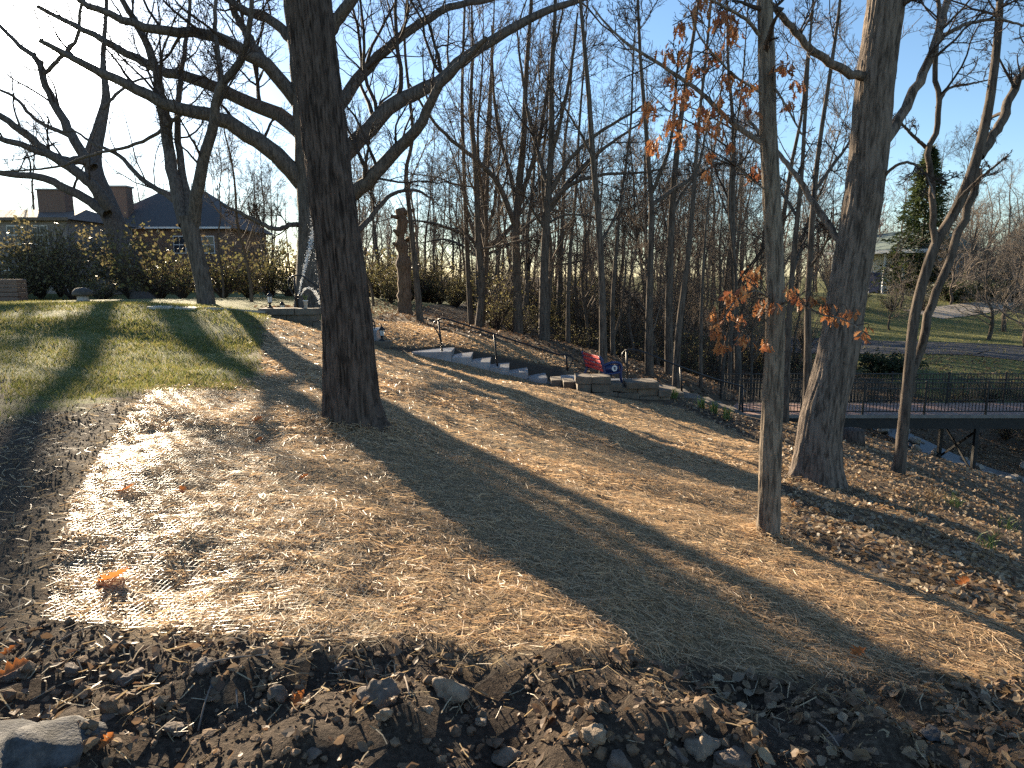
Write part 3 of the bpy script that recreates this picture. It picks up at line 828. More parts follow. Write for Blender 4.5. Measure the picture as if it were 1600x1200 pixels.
LV_R = [dict(n=(5, 8), t=(.3, 1), ang=(50, 14), lr=(.25, .5), rr=(.3, .5), k=9, curl=.16, up=.05, minr=.009, sides=5),
        dict(n=(6, 9), t=(.12, 1), ang=(48, 16), lr=(.3, .55), rr=(.45, .65), k=6, curl=.2, up=.03, minr=.005, sides=4),
        dict(n=(5, 8), t=(.1, 1), ang=(45, 18), lr=(.35, .65), rr=(.5, .7), k=5, curl=.24, up=.02, minr=.003, sides=3),
        dict(n=(2, 3), t=(.15, 1), ang=(42, 18), lr=(.35, .75), rr=(.6, .8), k=3, curl=.3, up=.02, minr=.002, sides=3)]
def oak_trunk(tp, tr, base):
    return fluted_trunk(tp, tr, 96, 170, base, ridge=.02, nr=30, seed=11,
                        flare=[(math.radians(190), .38, .3, .45), (math.radians(-40), .26, .28, .5), (math.radians(260), .18, .3, .5), (math.radians(80), .2, .3, .6)])
hero_tree('oak_tree', 'large pale barked oak on the right bank before the footbridge', [(1276, 762), (1278, 715), (1285, 650), (1310, 550), (1324, 460), (1345, 335), (1358, 240), (1368, 125), (1385, 0), (1398, -140), (1410, -300)],
          [74, 66, 62, 57, 55, 55, 55, 54, 52, 46, 36], 9.2,
          [([(1362, 118), (1335, 118), (1300, 100), (1268, 78), (1238, 42), (1206, 8), (1180, -40)], 14, 6, -.6),
           ([(1378, 232), (1400, 195), (1428, 140), (1455, 85), (1470, 40), (1480, 0), (1490, -70)], 17, 8, .8),
           ([(1466, 62), (1500, 42), (1520, 35), (1560, 30), (1600, 40)], 7, 3, (.6, 1)),
           ([(1398, 15), (1415, 5), (1440, -12), (1480, -60)], 8, 4, -.5),
           ([(1330, 392), (1308, 372), (1275, 322), (1240, 270), (1212, 235), (1170, 190)], 13, 5, 1.2),
           ([(1372, 290), (1395, 262), (1425, 255), (1450, 280), (1460, 310)], 5, 2, -1)], LV_R, 'bark_oak', trunk_mesh=oak_trunk)
def thin_trunk(tp, tr, base):
    return fluted_trunk(tp, tr, 64, 170, base, ridge=.008, nr=14, seed=21, flare=[(math.radians(200), .05, .12, .6), (math.radians(-60), .04, .1, .6)])
thin_oak, thin_roots, thin_rad = hero_tree('young_oak', 'slim shaggy barked oak still holding clusters of orange leaves', [(1200, 838), (1201, 800), (1204, 700), (1208, 600), (1211, 500), (1210, 400), (1205, 300), (1200, 200), (1198, 100), (1195, 0), (1192, -140)],
          [40, 35, 34, 31, 29, 27, 27, 26, 25, 22, 18], 5.1,
          [([(1196, 226), (1160, 205), (1120, 170), (1090, 140), (1030, 100), (985, 72), (950, 40), (925, 10)], 9, 2.5, .6),
           ([(1190, 60), (1165, 30), (1120, 5), (1080, -20)], 6, 2.5, -.3),
           ([(1198, 150), (1150, 120), (1120, 90), (1095, 60), (1080, 20)], 4, 1.6, -.6),
           ([(1198, 118), (1225, 160), (1250, 205), (1270, 240)], 4, 1.5, -.3),
           ([(1210, 470), (1180, 455), (1150, 470), (1130, 500)], 3.5, 1.5, -.5),
           ([(1212, 480), (1240, 470), (1280, 490), (1320, 500), (1360, 525)], 3.5, 1.5, -.6),
           ([(1202, 300), (1180, 285), (1150, 260)], 3, 1.5, -.2)],
          [dict(n=(4, 6), t=(.2, 1), ang=(45, 14), lr=(.2, .42), rr=(.35, .55), k=7, curl=.16, up=.02, minr=.004, sides=4),
           dict(n=(3, 5), t=(.15, 1), ang=(45, 16), lr=(.3, .55), rr=(.45, .65), k=5, curl=.2, up=.0, minr=.0025, sides=3),
           dict(n=(2, 4), t=(.15, 1), ang=(42, 18), lr=(.35, .75), rr=(.6, .8), k=4, curl=.25, up=.0, minr=.0016, sides=3)], 'bark_pale', trunk_mesh=thin_trunk)
# marcescent leaves of the slim oak: each leaf a part
def oak_leaf_mesh(seed):
    r_ = random.Random(seed)
    out = [(0, .02), (.06, .05), (.14, .05), (.22, .17), (.32, .09), (.42, .26), (.54, .12), (.64, .3), (.74, .14), (.84, .2), (.92, .08), (1, 0)]
    bm = bmesh.new(); cl = []; lf = []; rt = []
    curl = r_.uniform(.2, .9); fold = r_.uniform(.2, .9); tw = r_.uniform(-.8, .8)
    def pt(a, b):
        bx = b * math.cos(fold); bz = abs(b) * math.sin(fold)
        z = -curl * a * a * .4 + bz; t = tw * a
        return Vector((bx * math.cos(t) - z * math.sin(t) * .5, bx * math.sin(t) + z, -a * (1 - .15 * curl * a)))
    for a, b in out:
        j = r_.uniform(.85, 1.15)
        cl.append(bm.verts.new(pt(a, 0))); lf.append(bm.verts.new(pt(a, -b * j))); rt.append(bm.verts.new(pt(a + r_.uniform(-.02, .02), b * j)))
    for i in range(len(out) - 1):
        bm.faces.new((cl[i], cl[i + 1], lf[i + 1], lf[i])); bm.faces.new((cl[i], rt[i], rt[i + 1], cl[i + 1]))
    return bm_mesh('leaf', bm, True)
leaf_meshes = [oak_leaf_mesh(q) for q in range(6)]
leaf_cols = [((.34, .125, .048),), ((.45, .2, .075),), ((.38, .15, .055),), ((.5, .26, .11),), ((.29, .1, .045),), ((.41, .18, .08),)]
for q, me in enumerate(leaf_meshes):
    c_ = leaf_cols[q][0]
    me.materials.append(leafy('oak_leaf_%d' % q, [c_, tuple(min(1, w_ * 1.15) for w_ in c_)], .55, .45))
clusters = [(1105, 10, 11, 26), (1085, 30, 9, 20), (1140, 45, 12, 24), (1145, 65, 9, 18), (1125, 45, 6, 16), (1060, 55, 6, 16), (1040, 92, 5, 13), (1068, 92, 5, 12), (1042, 130, 4, 12), (1115, 100, 8, 16), (1085, 118, 5, 12), (1135, 138, 9, 18), (1165, 152, 8, 16), (1065, 165, 12, 22),
            (1053, 205, 10, 20), (1062, 222, 5, 12), (1100, 185, 7, 16), (1105, 208, 8, 16), (1120, 212, 4, 12), (1015, 182, 10, 18), (1020, 238, 8, 16), (1128, 162, 4, 10), (1130, 190, 4, 12), (1170, 180, 3, 10), (1228, 115, 9, 18), (1245, 140, 6, 14), (1230, 168, 3, 10), (1108, 248, 3, 8), (1140, 232, 3, 8), (1104, 275, 3, 10), (1175, 280, 6, 14),
            (1178, 445, 9, 20), (1160, 470, 9, 18), (1140, 480, 9, 18), (1185, 490, 8, 16), (1120, 500, 6, 14), (1120, 525, 6, 14), (1138, 500, 4, 12), (1128, 550, 6, 12), (1157, 505, 4, 12), (1160, 540, 6, 12), (1195, 545, 4, 10), (1208, 485, 4, 12), (1235, 465, 5, 12), (1250, 475, 4, 10), (1270, 472, 3, 10), (1290, 490, 5, 12), (1300, 505, 5, 14), (1325, 500, 8, 14), (1352, 530, 5, 12)]
nl = 0
tb = np.array(thin_oak.location)
for (u, v, cnt, spread) in clusters:
    Yc = 5.1 + rng.uniform(-.5, .25)
    if 1190 < u < 1225: Yc = 4.75
    if u > 1280: Yc = 5.0 + rng.uniform(-.3, .2)
    hub = P(u, v - spread * .9, Yc)
    # twig that carries the cluster
    best = min((np.linalg.norm(rp - hub, axis=1).min(), i_) for i_, rp in enumerate(thin_roots))
    rp = thin_roots[best[1]]; near_p = rp[np.argmin(np.linalg.norm(rp - hub, axis=1))]
    if best[0] < 1.3:
        midp = (near_p + hub) / 2 + rng.normal(0, .03, 3) + np.array([0, 0, .04])
        mb = MB(); mb.tube(smooth_path([near_p - tb, midp - tb, hub - tb], 7), np.linspace(.0045, .002, 7), 4)
        obj('twig', mb.mesh('twig', True), M['twig'], thin_oak)
    for q in range(cnt):
        if nl >= 298: break
        s = rng.uniform(.055, .092)
        me = leaf_meshes[rng.integers(0, 6)]
        o = obj('leaf', me, None, thin_oak, hub + rng.normal(0, spread * .36 * 5.1 / F, 3) * [1, 1, .9] - tb)
        o.scale = (s, s, s); o.rotation_euler = (rng.normal(0, .45), rng.normal(0, .45), rng.uniform(0, 6.28))
        nl += 1

# the many smaller leaves of the same clusters
lv_V = []; lv_Q = []; nv = 0
lm = [(np.array([v_.co[:] for v_ in m_.vertices]), np.array([p_.vertices[:] for p_ in m_.polygons])) for m_ in leaf_meshes]
from mathutils import Euler
mb = MB()
for (u, v, cnt, spread) in clusters:
    Yc = 5.1 + rng.uniform(-.45, .25)
    if u > 1280: Yc = 5.0
    for q in range(int(cnt * 2.4)):
        Vl, Ql = lm[rng.integers(0, 6)]
        R_ = np.array(Euler((rng.normal(0, .4), rng.normal(0, .4), rng.uniform(0, 6.28))).to_matrix())
        mb.add((Vl * rng.uniform(.04, .08)) @ R_.T + P(u, v - spread * .8, Yc) + rng.normal(0, spread * .36 * 5.1 / F, 3) - tb, Ql)
obj('foliage', mb.mesh('foliage', True), M['orange'], thin_oak, kind='stuff')

# ----- woods: trees one can pick out, each with its own stem
LV_W = [dict(many=1, n=(16, 21), t=(.24, .98), ang=(44, 12), lr=(.2, .4), rr=(.28, .48), k=9, curl=.12, up=.07, minr=.015, sides=5),
        dict(n=(6, 8), t=(.12, 1), ang=(42, 14), lr=(.3, .5), rr=(.45, .65), k=6, curl=.16, up=.05, minr=.009, sides=4),
        dict(n=(4, 6), t=(.1, 1), ang=(40, 16), lr=(.35, .6), rr=(.5, .7), k=4, curl=.2, up=.04, minr=.006, sides=3),
        dict(n=(1, 2), t=(.15, 1), ang=(40, 16), lr=(.4, .75), rr=(.6, .8), k=3, curl=.2, up=.03, minr=.005, sides=3)]
LV_SP = [dict(many=1, n=(18, 23), t=(.2, .98), ang=(50, 12), lr=(.3, .52), rr=(.3, .55), k=10, curl=.1, up=.07, minr=.018, sides=5)] + LV_W[1:]
GW = 'bare trees at the edge of the wood'
woodland = [
    ('crooked dark young tree beside the broken snag', [(657, 498), (650, 430), (640, 330), (634, 270), (645, 215), (640, 150), (632, 60), (640, -60), (645, -200)], [18, 14, 12, 11, 10, 9, 8, 6, 3], 26, LV_W),
    ('slim straight tree just right of the crooked young tree', [(737, 502), (732, 430), (728, 340), (725, 260), (722, 160), (725, 40), (730, -100), (728, -250)], [14, 12, 11, 10, 9, 8, 6, 3], 30, LV_W),
    ('tree with wide V fork above the upper handrail', [(810, 510), (808, 440), (806, 360), (810, 300), (818, 220), (822, 120), (830, 0), (835, -160), (840, -300)], [24, 20, 19, 18, 15, 12, 10, 6, 3], 29, LV_SP),
    ('dark fan branched tree left of the bench', [(851, 532), (850, 460), (852, 380), (857, 300), (862, 220), (862, 120), (868, 0), (870, -160), (872, -330)], [26, 21, 20, 18, 15, 12, 9, 6, 3], 26.5, LV_SP),
    ('pale stout spreading oak deep behind the stairs', [(752, 486), (752, 430), (753, 380), (756, 320), (760, 250), (765, 170), (770, 60), (775, -60)], [32, 27, 25, 21, 16, 11, 7, 3], 44, LV_SP),
    ('tall bare tree rising directly behind the red bench', [(943, 592), (942, 520), (940, 430), (934, 330), (926, 240), (920, 150), (912, 60), (902, -60), (890, -260)], [22, 18, 17, 16, 15, 14, 12, 9, 4], 22, LV_W),
    ('thin tree just right of the tree behind the bench', [(958, 570), (957, 480), (962, 400), (972, 300), (985, 200), (990, 80), (1000, -60)], [12, 10, 10, 8, 7, 5, 3], 27, LV_W),
    ('straight tree above the lower handrail curl', [(1015, 588), (1014, 520), (1016, 420), (1018, 320), (1012, 240), (1008, 180), (1000, 80), (995, -60), (990, -260)], [22, 17, 16, 15, 13, 11, 9, 6, 3], 24, LV_W),
    ('very dark upright trunk left of the footbridge steps', [(1046, 585), (1045, 500), (1047, 400), (1052, 300), (1062, 200), (1078, 90), (1094, -20), (1110, -220)], [22, 19, 18, 17, 15, 12, 9, 4], 25, LV_W),
    ('curving slender trunk crossing in front of the very dark one', [(1056, 606), (1060, 520), (1070, 440), (1080, 350), (1086, 270), (1092, 190), (1104, 80), (1116, -60), (1125, -220)], [18, 15, 14, 13, 11, 10, 8, 6, 3], 22.5, LV_W),
    ('thin sapling stem near the top of the footbridge steps', [(1096, 600), (1095, 520), (1098, 430), (1105, 330), (1118, 220), (1130, 100), (1136, -60)], [9, 8, 7, 6, 5, 4, 2], 24, LV_W),
    ('slender trunk between the slim oak and the pale oak', [(1262, 648), (1262, 560), (1262, 480), (1268, 360), (1276, 260), (1290, 160), (1308, 40), (1318, -60), (1330, -220)], [22, 18, 17, 16, 15, 13, 11, 8, 4], 15, LV_W),
    ('twin trunk left of the slender one behind the slim oak', [(1228, 640), (1230, 560), (1234, 480), (1242, 380), (1252, 280), (1258, 180), (1264, 80), (1272, -20), (1280, -200)], [18, 15, 14, 14, 12, 11, 9, 7, 4], 17.5, LV_W),
    ('leaning thin tree behind the slim oak near the bridge end', [(1140, 600), (1142, 520), (1150, 440), (1140, 330), (1145, 240), (1160, 130), (1170, -20)], [11, 9, 9, 8, 7, 6, 3], 26, LV_W),
    ('narrow tree left of the one above the bench', [(888, 535), (888, 460), (892, 380), (900, 300), (905, 200), (915, 60), (920, -80)], [11, 10, 9, 8, 7, 5, 3], 28, LV_W),
]
wood_limbs = {
    (810, 510): [([(806, 355), (792, 318), (775, 282), (740, 246), (702, 216), (670, 180), (640, 130)], 12, 3, -2), ([(808, 335), (800, 282), (786, 232), (775, 180), (770, 120), (768, 40)], 10, 3, 2),
                 ([(810, 325), (826, 272), (842, 222), (852, 160), (864, 90), (880, 10)], 10, 3, -1.5), ([(806, 370), (832, 345), (862, 332), (900, 330)], 6, 2, 2)],
    (851, 532): [([(853, 335), (882, 292), (922, 250), (967, 215), (1005, 190)], 12, 3, 2), ([(854, 325), (892, 288), (942, 273), (1000, 270), (1045, 262)], 9, 2.5, -2), ([(857, 305), (888, 252), (932, 210), (982, 180), (1015, 158)], 10, 3, -1),
                 ([(857, 295), (842, 242), (826, 182), (815, 110), (806, 30)], 9, 3, 2), ([(860, 250), (877, 182), (892, 110), (903, 20)], 9, 3, -2), ([(852, 352), (882, 336), (912, 337), (962, 345)], 5, 2, 1.5), ([(853, 360), (830, 325), (815, 300), (790, 285)], 6, 2, -2)],
    (752, 486): [([(752, 395), (735, 372), (700, 356), (660, 346), (630, 345)], 10, 2, -3), ([(753, 385), (736, 350), (726, 310), (716, 268), (700, 220)], 9, 2, 2), ([(756, 375), (771, 330), (776, 290), (781, 240), (790, 190)], 9, 2, -2),
                 ([(757, 390), (792, 362), (812, 335), (832, 300), (850, 265)], 11, 2, 2), ([(752, 405), (718, 382), (690, 374), (655, 380)], 7, 2, 3), ([(754, 365), (750, 305), (746, 252), (740, 200), (742, 140)], 8, 2, 1), ([(757, 400), (790, 385), (825, 375), (850, 378)], 6, 2, -3)],
    (1015, 588): [([(1017, 320), (1050, 298), (1085, 272), (1098, 232), (1108, 180)], 9, 3, 1.5), ([(1016, 305), (1035, 262), (1048, 222), (1055, 160), (1060, 80)], 8, 3, -1.5)],
    (943, 592): [([(928, 250), (905, 205), (880, 165), (850, 120)], 6, 2, -1), ([(938, 380), (960, 340), (975, 300), (985, 250)], 6, 2, 1)],
    (1046, 585): [([(1050, 330), (1075, 290), (1110, 262), (1150, 250)], 7, 2, 1)],
    (1262, 648): [([(1272, 300), (1300, 260), (1330, 215), (1345, 160)], 8, 3, 1.5), ([(1264, 420), (1290, 380), (1300, 330)], 6, 2, -1)],
    (1228, 640): [([(1246, 340), (1220, 300), (1190, 280), (1150, 270)], 7, 2, 1.5), ([(1238, 430), (1255, 380), (1280, 350)], 6, 2, 1)],
}
for lab, px, w, Yt, lv in woodland:
    w = [q * .72 * (1 - .5 * i_ / (len(w) - 1)) for i_, q in enumerate(w)]
    hero_tree('bare_tree', lab, px, w, Yt, [(a_, b_ * .78, c_ * .8, d_) for a_, b_, c_, d_ in wood_limbs.get(px[0], [])], lv, 'bark_wood', group=GW, k_tr=30, sides=12)
hero_tree('twin_stem_tree', 'twin stemmed tree leaning right in front of the footbridge', [(1404, 740), (1408, 700), (1418, 600), (1428, 500), (1445, 430), (1465, 375), (1492, 330), (1520, 265), (1540, 190), (1552, 120), (1560, 40), (1566, -60), (1575, -200)],
          [22, 17, 16, 15, 15, 15, 16, 15, 13, 12, 10, 8, 5], 11.5,
          [([(1398, 738), (1412, 650), (1432, 560), (1456, 480), (1482, 410), (1508, 335), (1530, 265)], 14, 11, .25, True),
           ([(1530, 245), (1560, 200), (1580, 150), (1605, 100), (1640, 20)], 15, 8, .6),
           ([(1462, 385), (1458, 320), (1454, 270), (1450, 236), (1462, 205), (1466, 170), (1461, 110), (1466, 40), (1468, -40)], 10, 5, -.4),
           ([(1452, 234), (1435, 220), (1415, 200), (1405, 185)], 6, 3, -.5),
           ([(1464, 168), (1480, 140), (1510, 132), (1545, 125)], 5, 2, .6),
           ([(1486, 340), (1500, 310), (1530, 280), (1560, 255)], 6, 3, -.6)], LV_R, 'bark_wood', group=GW, k_tr=60, sides=20)
# broken snag
snag_px = [(632, 486), (632, 440), (630, 400), (626, 370), (629, 345), (625, 326)]
base = P(*snag_px[0], 30); base[2] = float(H(base[0], base[1]))
t = thing('tree_snag', 'broken off dead trunk with short stubs beside crooked young tree', 'tree', base)
tp = limb_pts(snag_px, 30, 0); tp[0, 2] = base[2] - .2
tw = np.array([26, 24, 22, 19, 16, 15]) / 2 * 30 / F
mb = MB(); pp = smooth_path(tp - base, 26); mb.tube(pp, np.interp(np.linspace(0, 1, 26), np.linspace(0, 1, 6), tw) * (1 + .12 * rng.normal(size=26)), 9)
obj('trunk', mb.mesh('trunk', True), M['bark_snag'], t)
for (u, v, u2, v2, w_) in [(630, 334, 646, 328, 8), (622, 340, 612, 338, 7), (624, 368, 616, 360, 8), (636, 375, 644, 368, 7), (622, 385, 615, 380, 7)]:
    mb = MB(); mb.tube(np.array([P(u, v, 30), P(u2, v2, 29.6)]) - base, np.array([w_, w_ * .7]) / 2 * 30 / F, 7)
    obj('stub', mb.mesh('stub', True), M['bark_snag'], t)

# ----- deeper wood: copies of a few bare trees
def proto_tree(seed, h, r, lean, lv):
    z = np.linspace(-.3, h, 9)
    r_ = np.random.default_rng(seed)
    px_ = np.cumsum(r_.normal(0, .16, 9)) + lean * z; py_ = np.cumsum(r_.normal(0, .16, 9)); px_ -= px_[0]; py_ -= py_[0]
    tp = np.stack([px_, py_, z], 1); tr = r * np.linspace(1.1, .12, 9)
    V, Q = tubes(smooth_path(tp, 20)[None], np.interp(np.linspace(0, 1, 20), np.linspace(0, 1, 9), tr)[None], 8)
    tm = mesh_np('trunk', V, Q); tm.materials.append(M['bark_wood'])
    return tm, crown_mesh('crown', [tp], [tr], lv, np.zeros(3))
LV_D = [dict(n=(16, 20), t=(.2, .98), ang=(42, 12), lr=(.22, .4), rr=(.3, .48), k=7, curl=.14, up=.07, minr=.02, sides=4),
        dict(n=(6, 8), t=(.12, 1), ang=(42, 14), lr=(.32, .55), rr=(.42, .62), k=5, curl=.2, up=.05, minr=.012, sides=3),
        dict(n=(5, 7), t=(.1, 1), ang=(40, 16), lr=(.38, .68), rr=(.5, .7), k=3, curl=.22, up=.03, minr=.008, sides=3),
        dict(n=(2, 2), t=(.1, 1), ang=(40, 16), lr=(.4, .8), rr=(.6, .8), k=3, curl=.22, up=.02, minr=.006, sides=3)]
pt = [proto_tree(s_, h_, r_, l_, LV_D) for s_, h_, r_, l_ in ((1, 17, .17, .02), (2, 15, .13, -.03), (3, 19, .2, .01), (4, 12, .09, .04), (5, 14, .12, -.02))]
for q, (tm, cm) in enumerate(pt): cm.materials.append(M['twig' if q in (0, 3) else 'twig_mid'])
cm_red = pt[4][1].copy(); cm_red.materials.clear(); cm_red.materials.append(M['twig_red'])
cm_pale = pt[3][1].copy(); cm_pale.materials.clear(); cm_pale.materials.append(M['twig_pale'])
def put_tree(x, y, k, s, label, group, crown=None, cat='tree', name='bare_tree'):
    t = thing(name, label, cat, (x, y, float(H(x, y))), group, rng.uniform(0, 6.28))
    t.scale = (s, s, s * rng.uniform(.9, 1.12)); t.rotation_euler = (rng.normal(0, .06), rng.normal(0, .06), t.rotation_euler.z)
    obj('trunk', pt[k][0], None, t); obj('crown', crown or pt[k][1], None, t, kind='stuff')
occ = []
def free(x, y, d):
    if any((x - a) ** 2 + (y - b_) ** 2 < d * d for a, b_ in occ): return False
    occ.append((x, y)); return True
def wood_label(u_, y_):
    dep = 'near the front' if y_ < 38 else ('halfway in' if y_ < 52 else 'deep')
    for lim, side in ((690, 'beside the broken snag'), (790, 'above the top of the upper handrail'), (880, 'left of the bench'), (980, 'behind the bench'), (1080, 'above the lower handrail'), (1180, 'left of the slim oak'), (9999, 'right of the slim oak')):
        if u_ < lim: break
    return 'thin bare tree %s the wood %s' % ({'near the front': 'near the front of', 'halfway in': 'halfway into', 'deep': 'deep inside'}[dep], side), 'wood trees %s %s' % (dep, side)
cnt = 0
for _ in range(4000):
    if cnt >= 100: break
    y_ = 28 + 42 * rng.random() ** 1.1; u_ = rng.uniform(575, 1330)
    x_ = (u_ - 800) / F * y_
    if (u_ > 1180 and y_ > 38) or (u_ < 730 and y_ < 50): continue
    if not free(x_, y_, 1.5): continue
    put_tree(x_, y_, int(rng.choice([0, 1, 2, 3, 3, 4, 4])), rng.uniform(.55, 1.0), *wood_label(u_, y_))
    cnt += 1
cnt = 0
for _ in range(4000):
    if cnt >= 85: break
    y_ = rng.uniform(72, 150); u_ = rng.uniform(330, 1750)
    x_ = (u_ - 800) / F * y_
    if not free(x_, y_, 3): continue
    rd = 1180 < u_ < 1420
    put_tree(x_, y_, int(rng.choice([0, 2, 4])), rng.uniform(.65, 1.0), 'reddish bare tree far behind the white house' if rd else 'far bare tree on the skyline', 'reddish far trees' if rd else 'far skyline trees', cm_red if rd else None)
    cnt += 1
# the far wood that reads as one grey-brown mass
NF = 150
yf_ = rng.uniform(60, 170, NF); uf_ = rng.uniform(540, 1720, NF); xf_ = (uf_ - 800) / F * yf_
keep = ~((uf_ > 1180) & (yf_ < 80)); xf_, yf_ = xf_[keep], yf_[keep]; NF = len(xf_)
hf_ = rng.uniform(9, 17, NF); zf_ = H(xf_, yf_)
Pf = np.stack([np.stack([xf_ + rng.normal(0, .25, NF) * q, yf_ + rng.normal(0, .25, NF) * q, zf_ - .3 + hf_ * q / 4], 1) for q in range(5)], 1)
Rf = rng.uniform(.09, .2, NF)[:, None] * np.linspace(1, .2, 5)[None]
mb = MB(); V, Q = tubes(Pf, Rf, 5); mb.add(V, Q)
for kw in (dict(n=(12, 15), t=(.1, 1), ang=(42, 14), lr=(.22, .42), rr=(.4, .6), k=4, curl=.15, up=.08, minr=.03),
           dict(n=(4, 6), t=(.1, 1), ang=(42, 16), lr=(.35, .6), rr=(.5, .7), k=3, curl=.2, up=.04, minr=.02),
           dict(n=(2, 3), t=(.1, 1), ang=(42, 16), lr=(.45, .8), rr=(.6, .8), k=2, curl=.2, up=.02, minr=.014)):
    Pf, Rf = spawn(Pf, Rf, **kw); V, Q = tubes(Pf, Rf, 3); mb.add(V, Q)
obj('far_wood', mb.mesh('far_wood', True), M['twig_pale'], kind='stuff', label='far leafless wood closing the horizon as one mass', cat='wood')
# loose small trees behind the left houses / by the lawn
for (u_, y_, k, s_) in [(395, 26, 4, .55), (352, 32, 3, .62), (430, 40, 1, .6), (60, 60, 2, .8), (250, 75, 0, .8), (420, 60, 3, .8), (560, 40, 4, .7), (585, 33, 3, .7)]:
    x_ = (u_ - 800) / F * y_
    put_tree(x_, y_, k, s_, 'slight bare tree standing behind the lawn garden', 'slight trees behind the garden', cm_pale if k == 3 else None)
# small trees with wide pale twigs on the far right
LV_B = [dict(n=(16, 20), t=(.15, .98), ang=(60, 14), lr=(.4, .65), rr=(.35, .55), k=8, curl=.2, up=.05, minr=.016, sides=4),
        dict(n=(7, 9), t=(.1, 1), ang=(48, 16), lr=(.32, .6), rr=(.45, .65), k=5, curl=.24, up=.0, minr=.01, sides=3),
        dict(n=(6, 8), t=(.1, 1), ang=(44, 16), lr=(.4, .7), rr=(.5, .7), k=3, curl=.25, up=-.02, minr=.007, sides=3)]
tmb, cmb = proto_tree(9, 7, .16, .05, LV_B); cmb.materials.append(M['twig_pale'])
for q, (u_, y_, s_) in enumerate([(1545, 44, .8), (1610, 40, .95), (1590, 58, .9), (1650, 50, 1.0), (1480, 60, .75), (1405, 58, .55), (1390, 50, .45), (1430, 52, .45), (1640, 34, .9), (1700, 44, 1.), (1560, 66, 1.1), (1660, 66, 1.2), (1520, 72, 1.3), (1600, 74, 1.4), (1570, 48, .9), (1500, 64, 1.1)]):
    x_ = (u_ - 800) / F * y_
    t = thing('ornamental_tree', 'low wide pale twigged bare tree %s' % ('between the road and the creek' if y_ < 42 else 'on the far lawn' if y_ < 56 else 'beside the far driveway'), 'tree', (x_, y_, float(H(x_, y_))), 'pale twigged trees %s' % ('by the creek' if y_ < 42 else 'on the far lawn' if y_ < 56 else 'by the driveway'), rng.uniform(0, 6.28)); t.scale = (s_, s_, s_)
    obj('trunk', tmb, None, t); obj('crown', cmb, None, t, kind='stuff')
# conifer
def conifer(name, label, x_, y_, h, rb, mat, nb, group=None):
    z0 = float(H(x_, y_))
    t = thing(name, label, 'tree', (x_, y_, z0), group)
    mb = MB(); mb.tube([[0, 0, -.2], [0.05, 0, h * .5], [0, 0, h]], [.16, .1, .02], 7); obj('trunk', mb.mesh('trunk', True), M['bark_wood'], t)
    N = nb
    zz = h * (.06 + .94 * rng.random(N) ** 1.25); az = rng.uniform(0, 6.28, N)
    rmax = rb * (1 - zz / h) ** .75 * (.62 + .2 * np.sin(az * 3 + zz * 2) + .3 * np.sin(zz * 5.3 + 1.7 * np.sin(az * 2)) * np.sin(az * 5 + zz * 1.1)) + .1
    rr = rmax * rng.random(N) ** .45
    c = np.stack([np.cos(az) * rr, np.sin(az) * rr, zz - rr * .18], 1)
    d = np.stack([np.cos(az), np.sin(az), rng.normal(-.1, .35, N)], 1) + rng.normal(0, .35, (N, 3)); d /= np.linalg.norm(d, axis=1, keepdims=True)
    s = np.cross(d, rng.normal(size=(N, 3))); s /= np.linalg.norm(s, axis=1, keepdims=True)
    L = rng.uniform(.25, .6, N)[:, None]; w_ = rng.uniform(.05, .12, N)[:, None]
    V = np.stack([c - s * w_, c + s * w_, c + d * L + s * w_ * .2, c + d * L - s * w_ * .2], 1).reshape(-1, 3)
    obj('crown', mesh_np('crown', V, (np.arange(N) * 4)[:, None] + np.arange(4)[None], None, False), M[mat], t, kind='stuff')
conifer('conifer_tree', 'green pointed conifer beside the white house', *P(1434, 455, 72)[:2], 15.0, 5.2, 'conifer', 9500)

# shrubs: stems with small leaves
def shrub_proto(seed, h, rad, nst, nlf, leafsize, mat, twig='twig'):
    r_ = np.random.default_rng(seed)
    a = r_.uniform(0, 6.28, nst); rr = rad * r_.random(nst) ** .5
    k = 6; tt = np.linspace(0, 1, k)
    top = np.stack([np.cos(a) * rr, np.sin(a) * rr, h * r_.uniform(.55, 1.0, nst) * (1 - .3 * (rr / rad) ** 2)], 1)
    Pl = np.stack([np.stack([top[:, 0] * t_ ** 1.2, top[:, 1] * t_ ** 1.2, top[:, 2] * t_ - .1 * (1 - t_)], 1) for t_ in tt], 1) + r_.normal(0, .05, (nst, k, 3)) * tt[None, :, None]
    R = np.repeat(np.linspace(.02, .006, k)[None], nst, 0)
    mb = MB(); V, Q = tubes(Pl, R, 4); mb.add(V, Q)
    P2, R2 = spawn(Pl, R, (4, 6), (.25, 1), (45, 15), (.25, .45), (.5, .7), 4, .2, .03, .005); V, Q = tubes(P2, R2, 3); mb.add(V, Q)
    sm = mb.mesh('stem', True); sm.materials.append(M[twig])
    idx = r_.integers(0, len(P2), nlf); f = r_.random(nlf)[:, None] * 2.99; i0 = f.astype(int)[:, 0]
    c = P2[idx, i0] * (1 - (f - i0[:, None])) + P2[idx, i0 + 1] * (f - i0[:, None]) + r_.normal(0, .05, (nlf, 3))
    d = r_.normal(size=(nlf, 3)); d /= np.linalg.norm(d, axis=1, keepdims=True); s = np.cross(d, r_.normal(size=(nlf, 3))); s /= np.linalg.norm(s, axis=1, keepdims=True)
    L = leafsize * r_.uniform(.6, 1.4, nlf)[:, None]
    V = np.stack([c, c + d * L * .5 + s * L * .32, c + d * L, c + d * L * .5 - s * L * .32], 1).reshape(-1, 3)
    fm = mesh_np('foliage', V, (np.arange(nlf) * 4)[:, None] + np.arange(4)[None], None, False); fm.materials.append(M[mat])
    return sm, fm
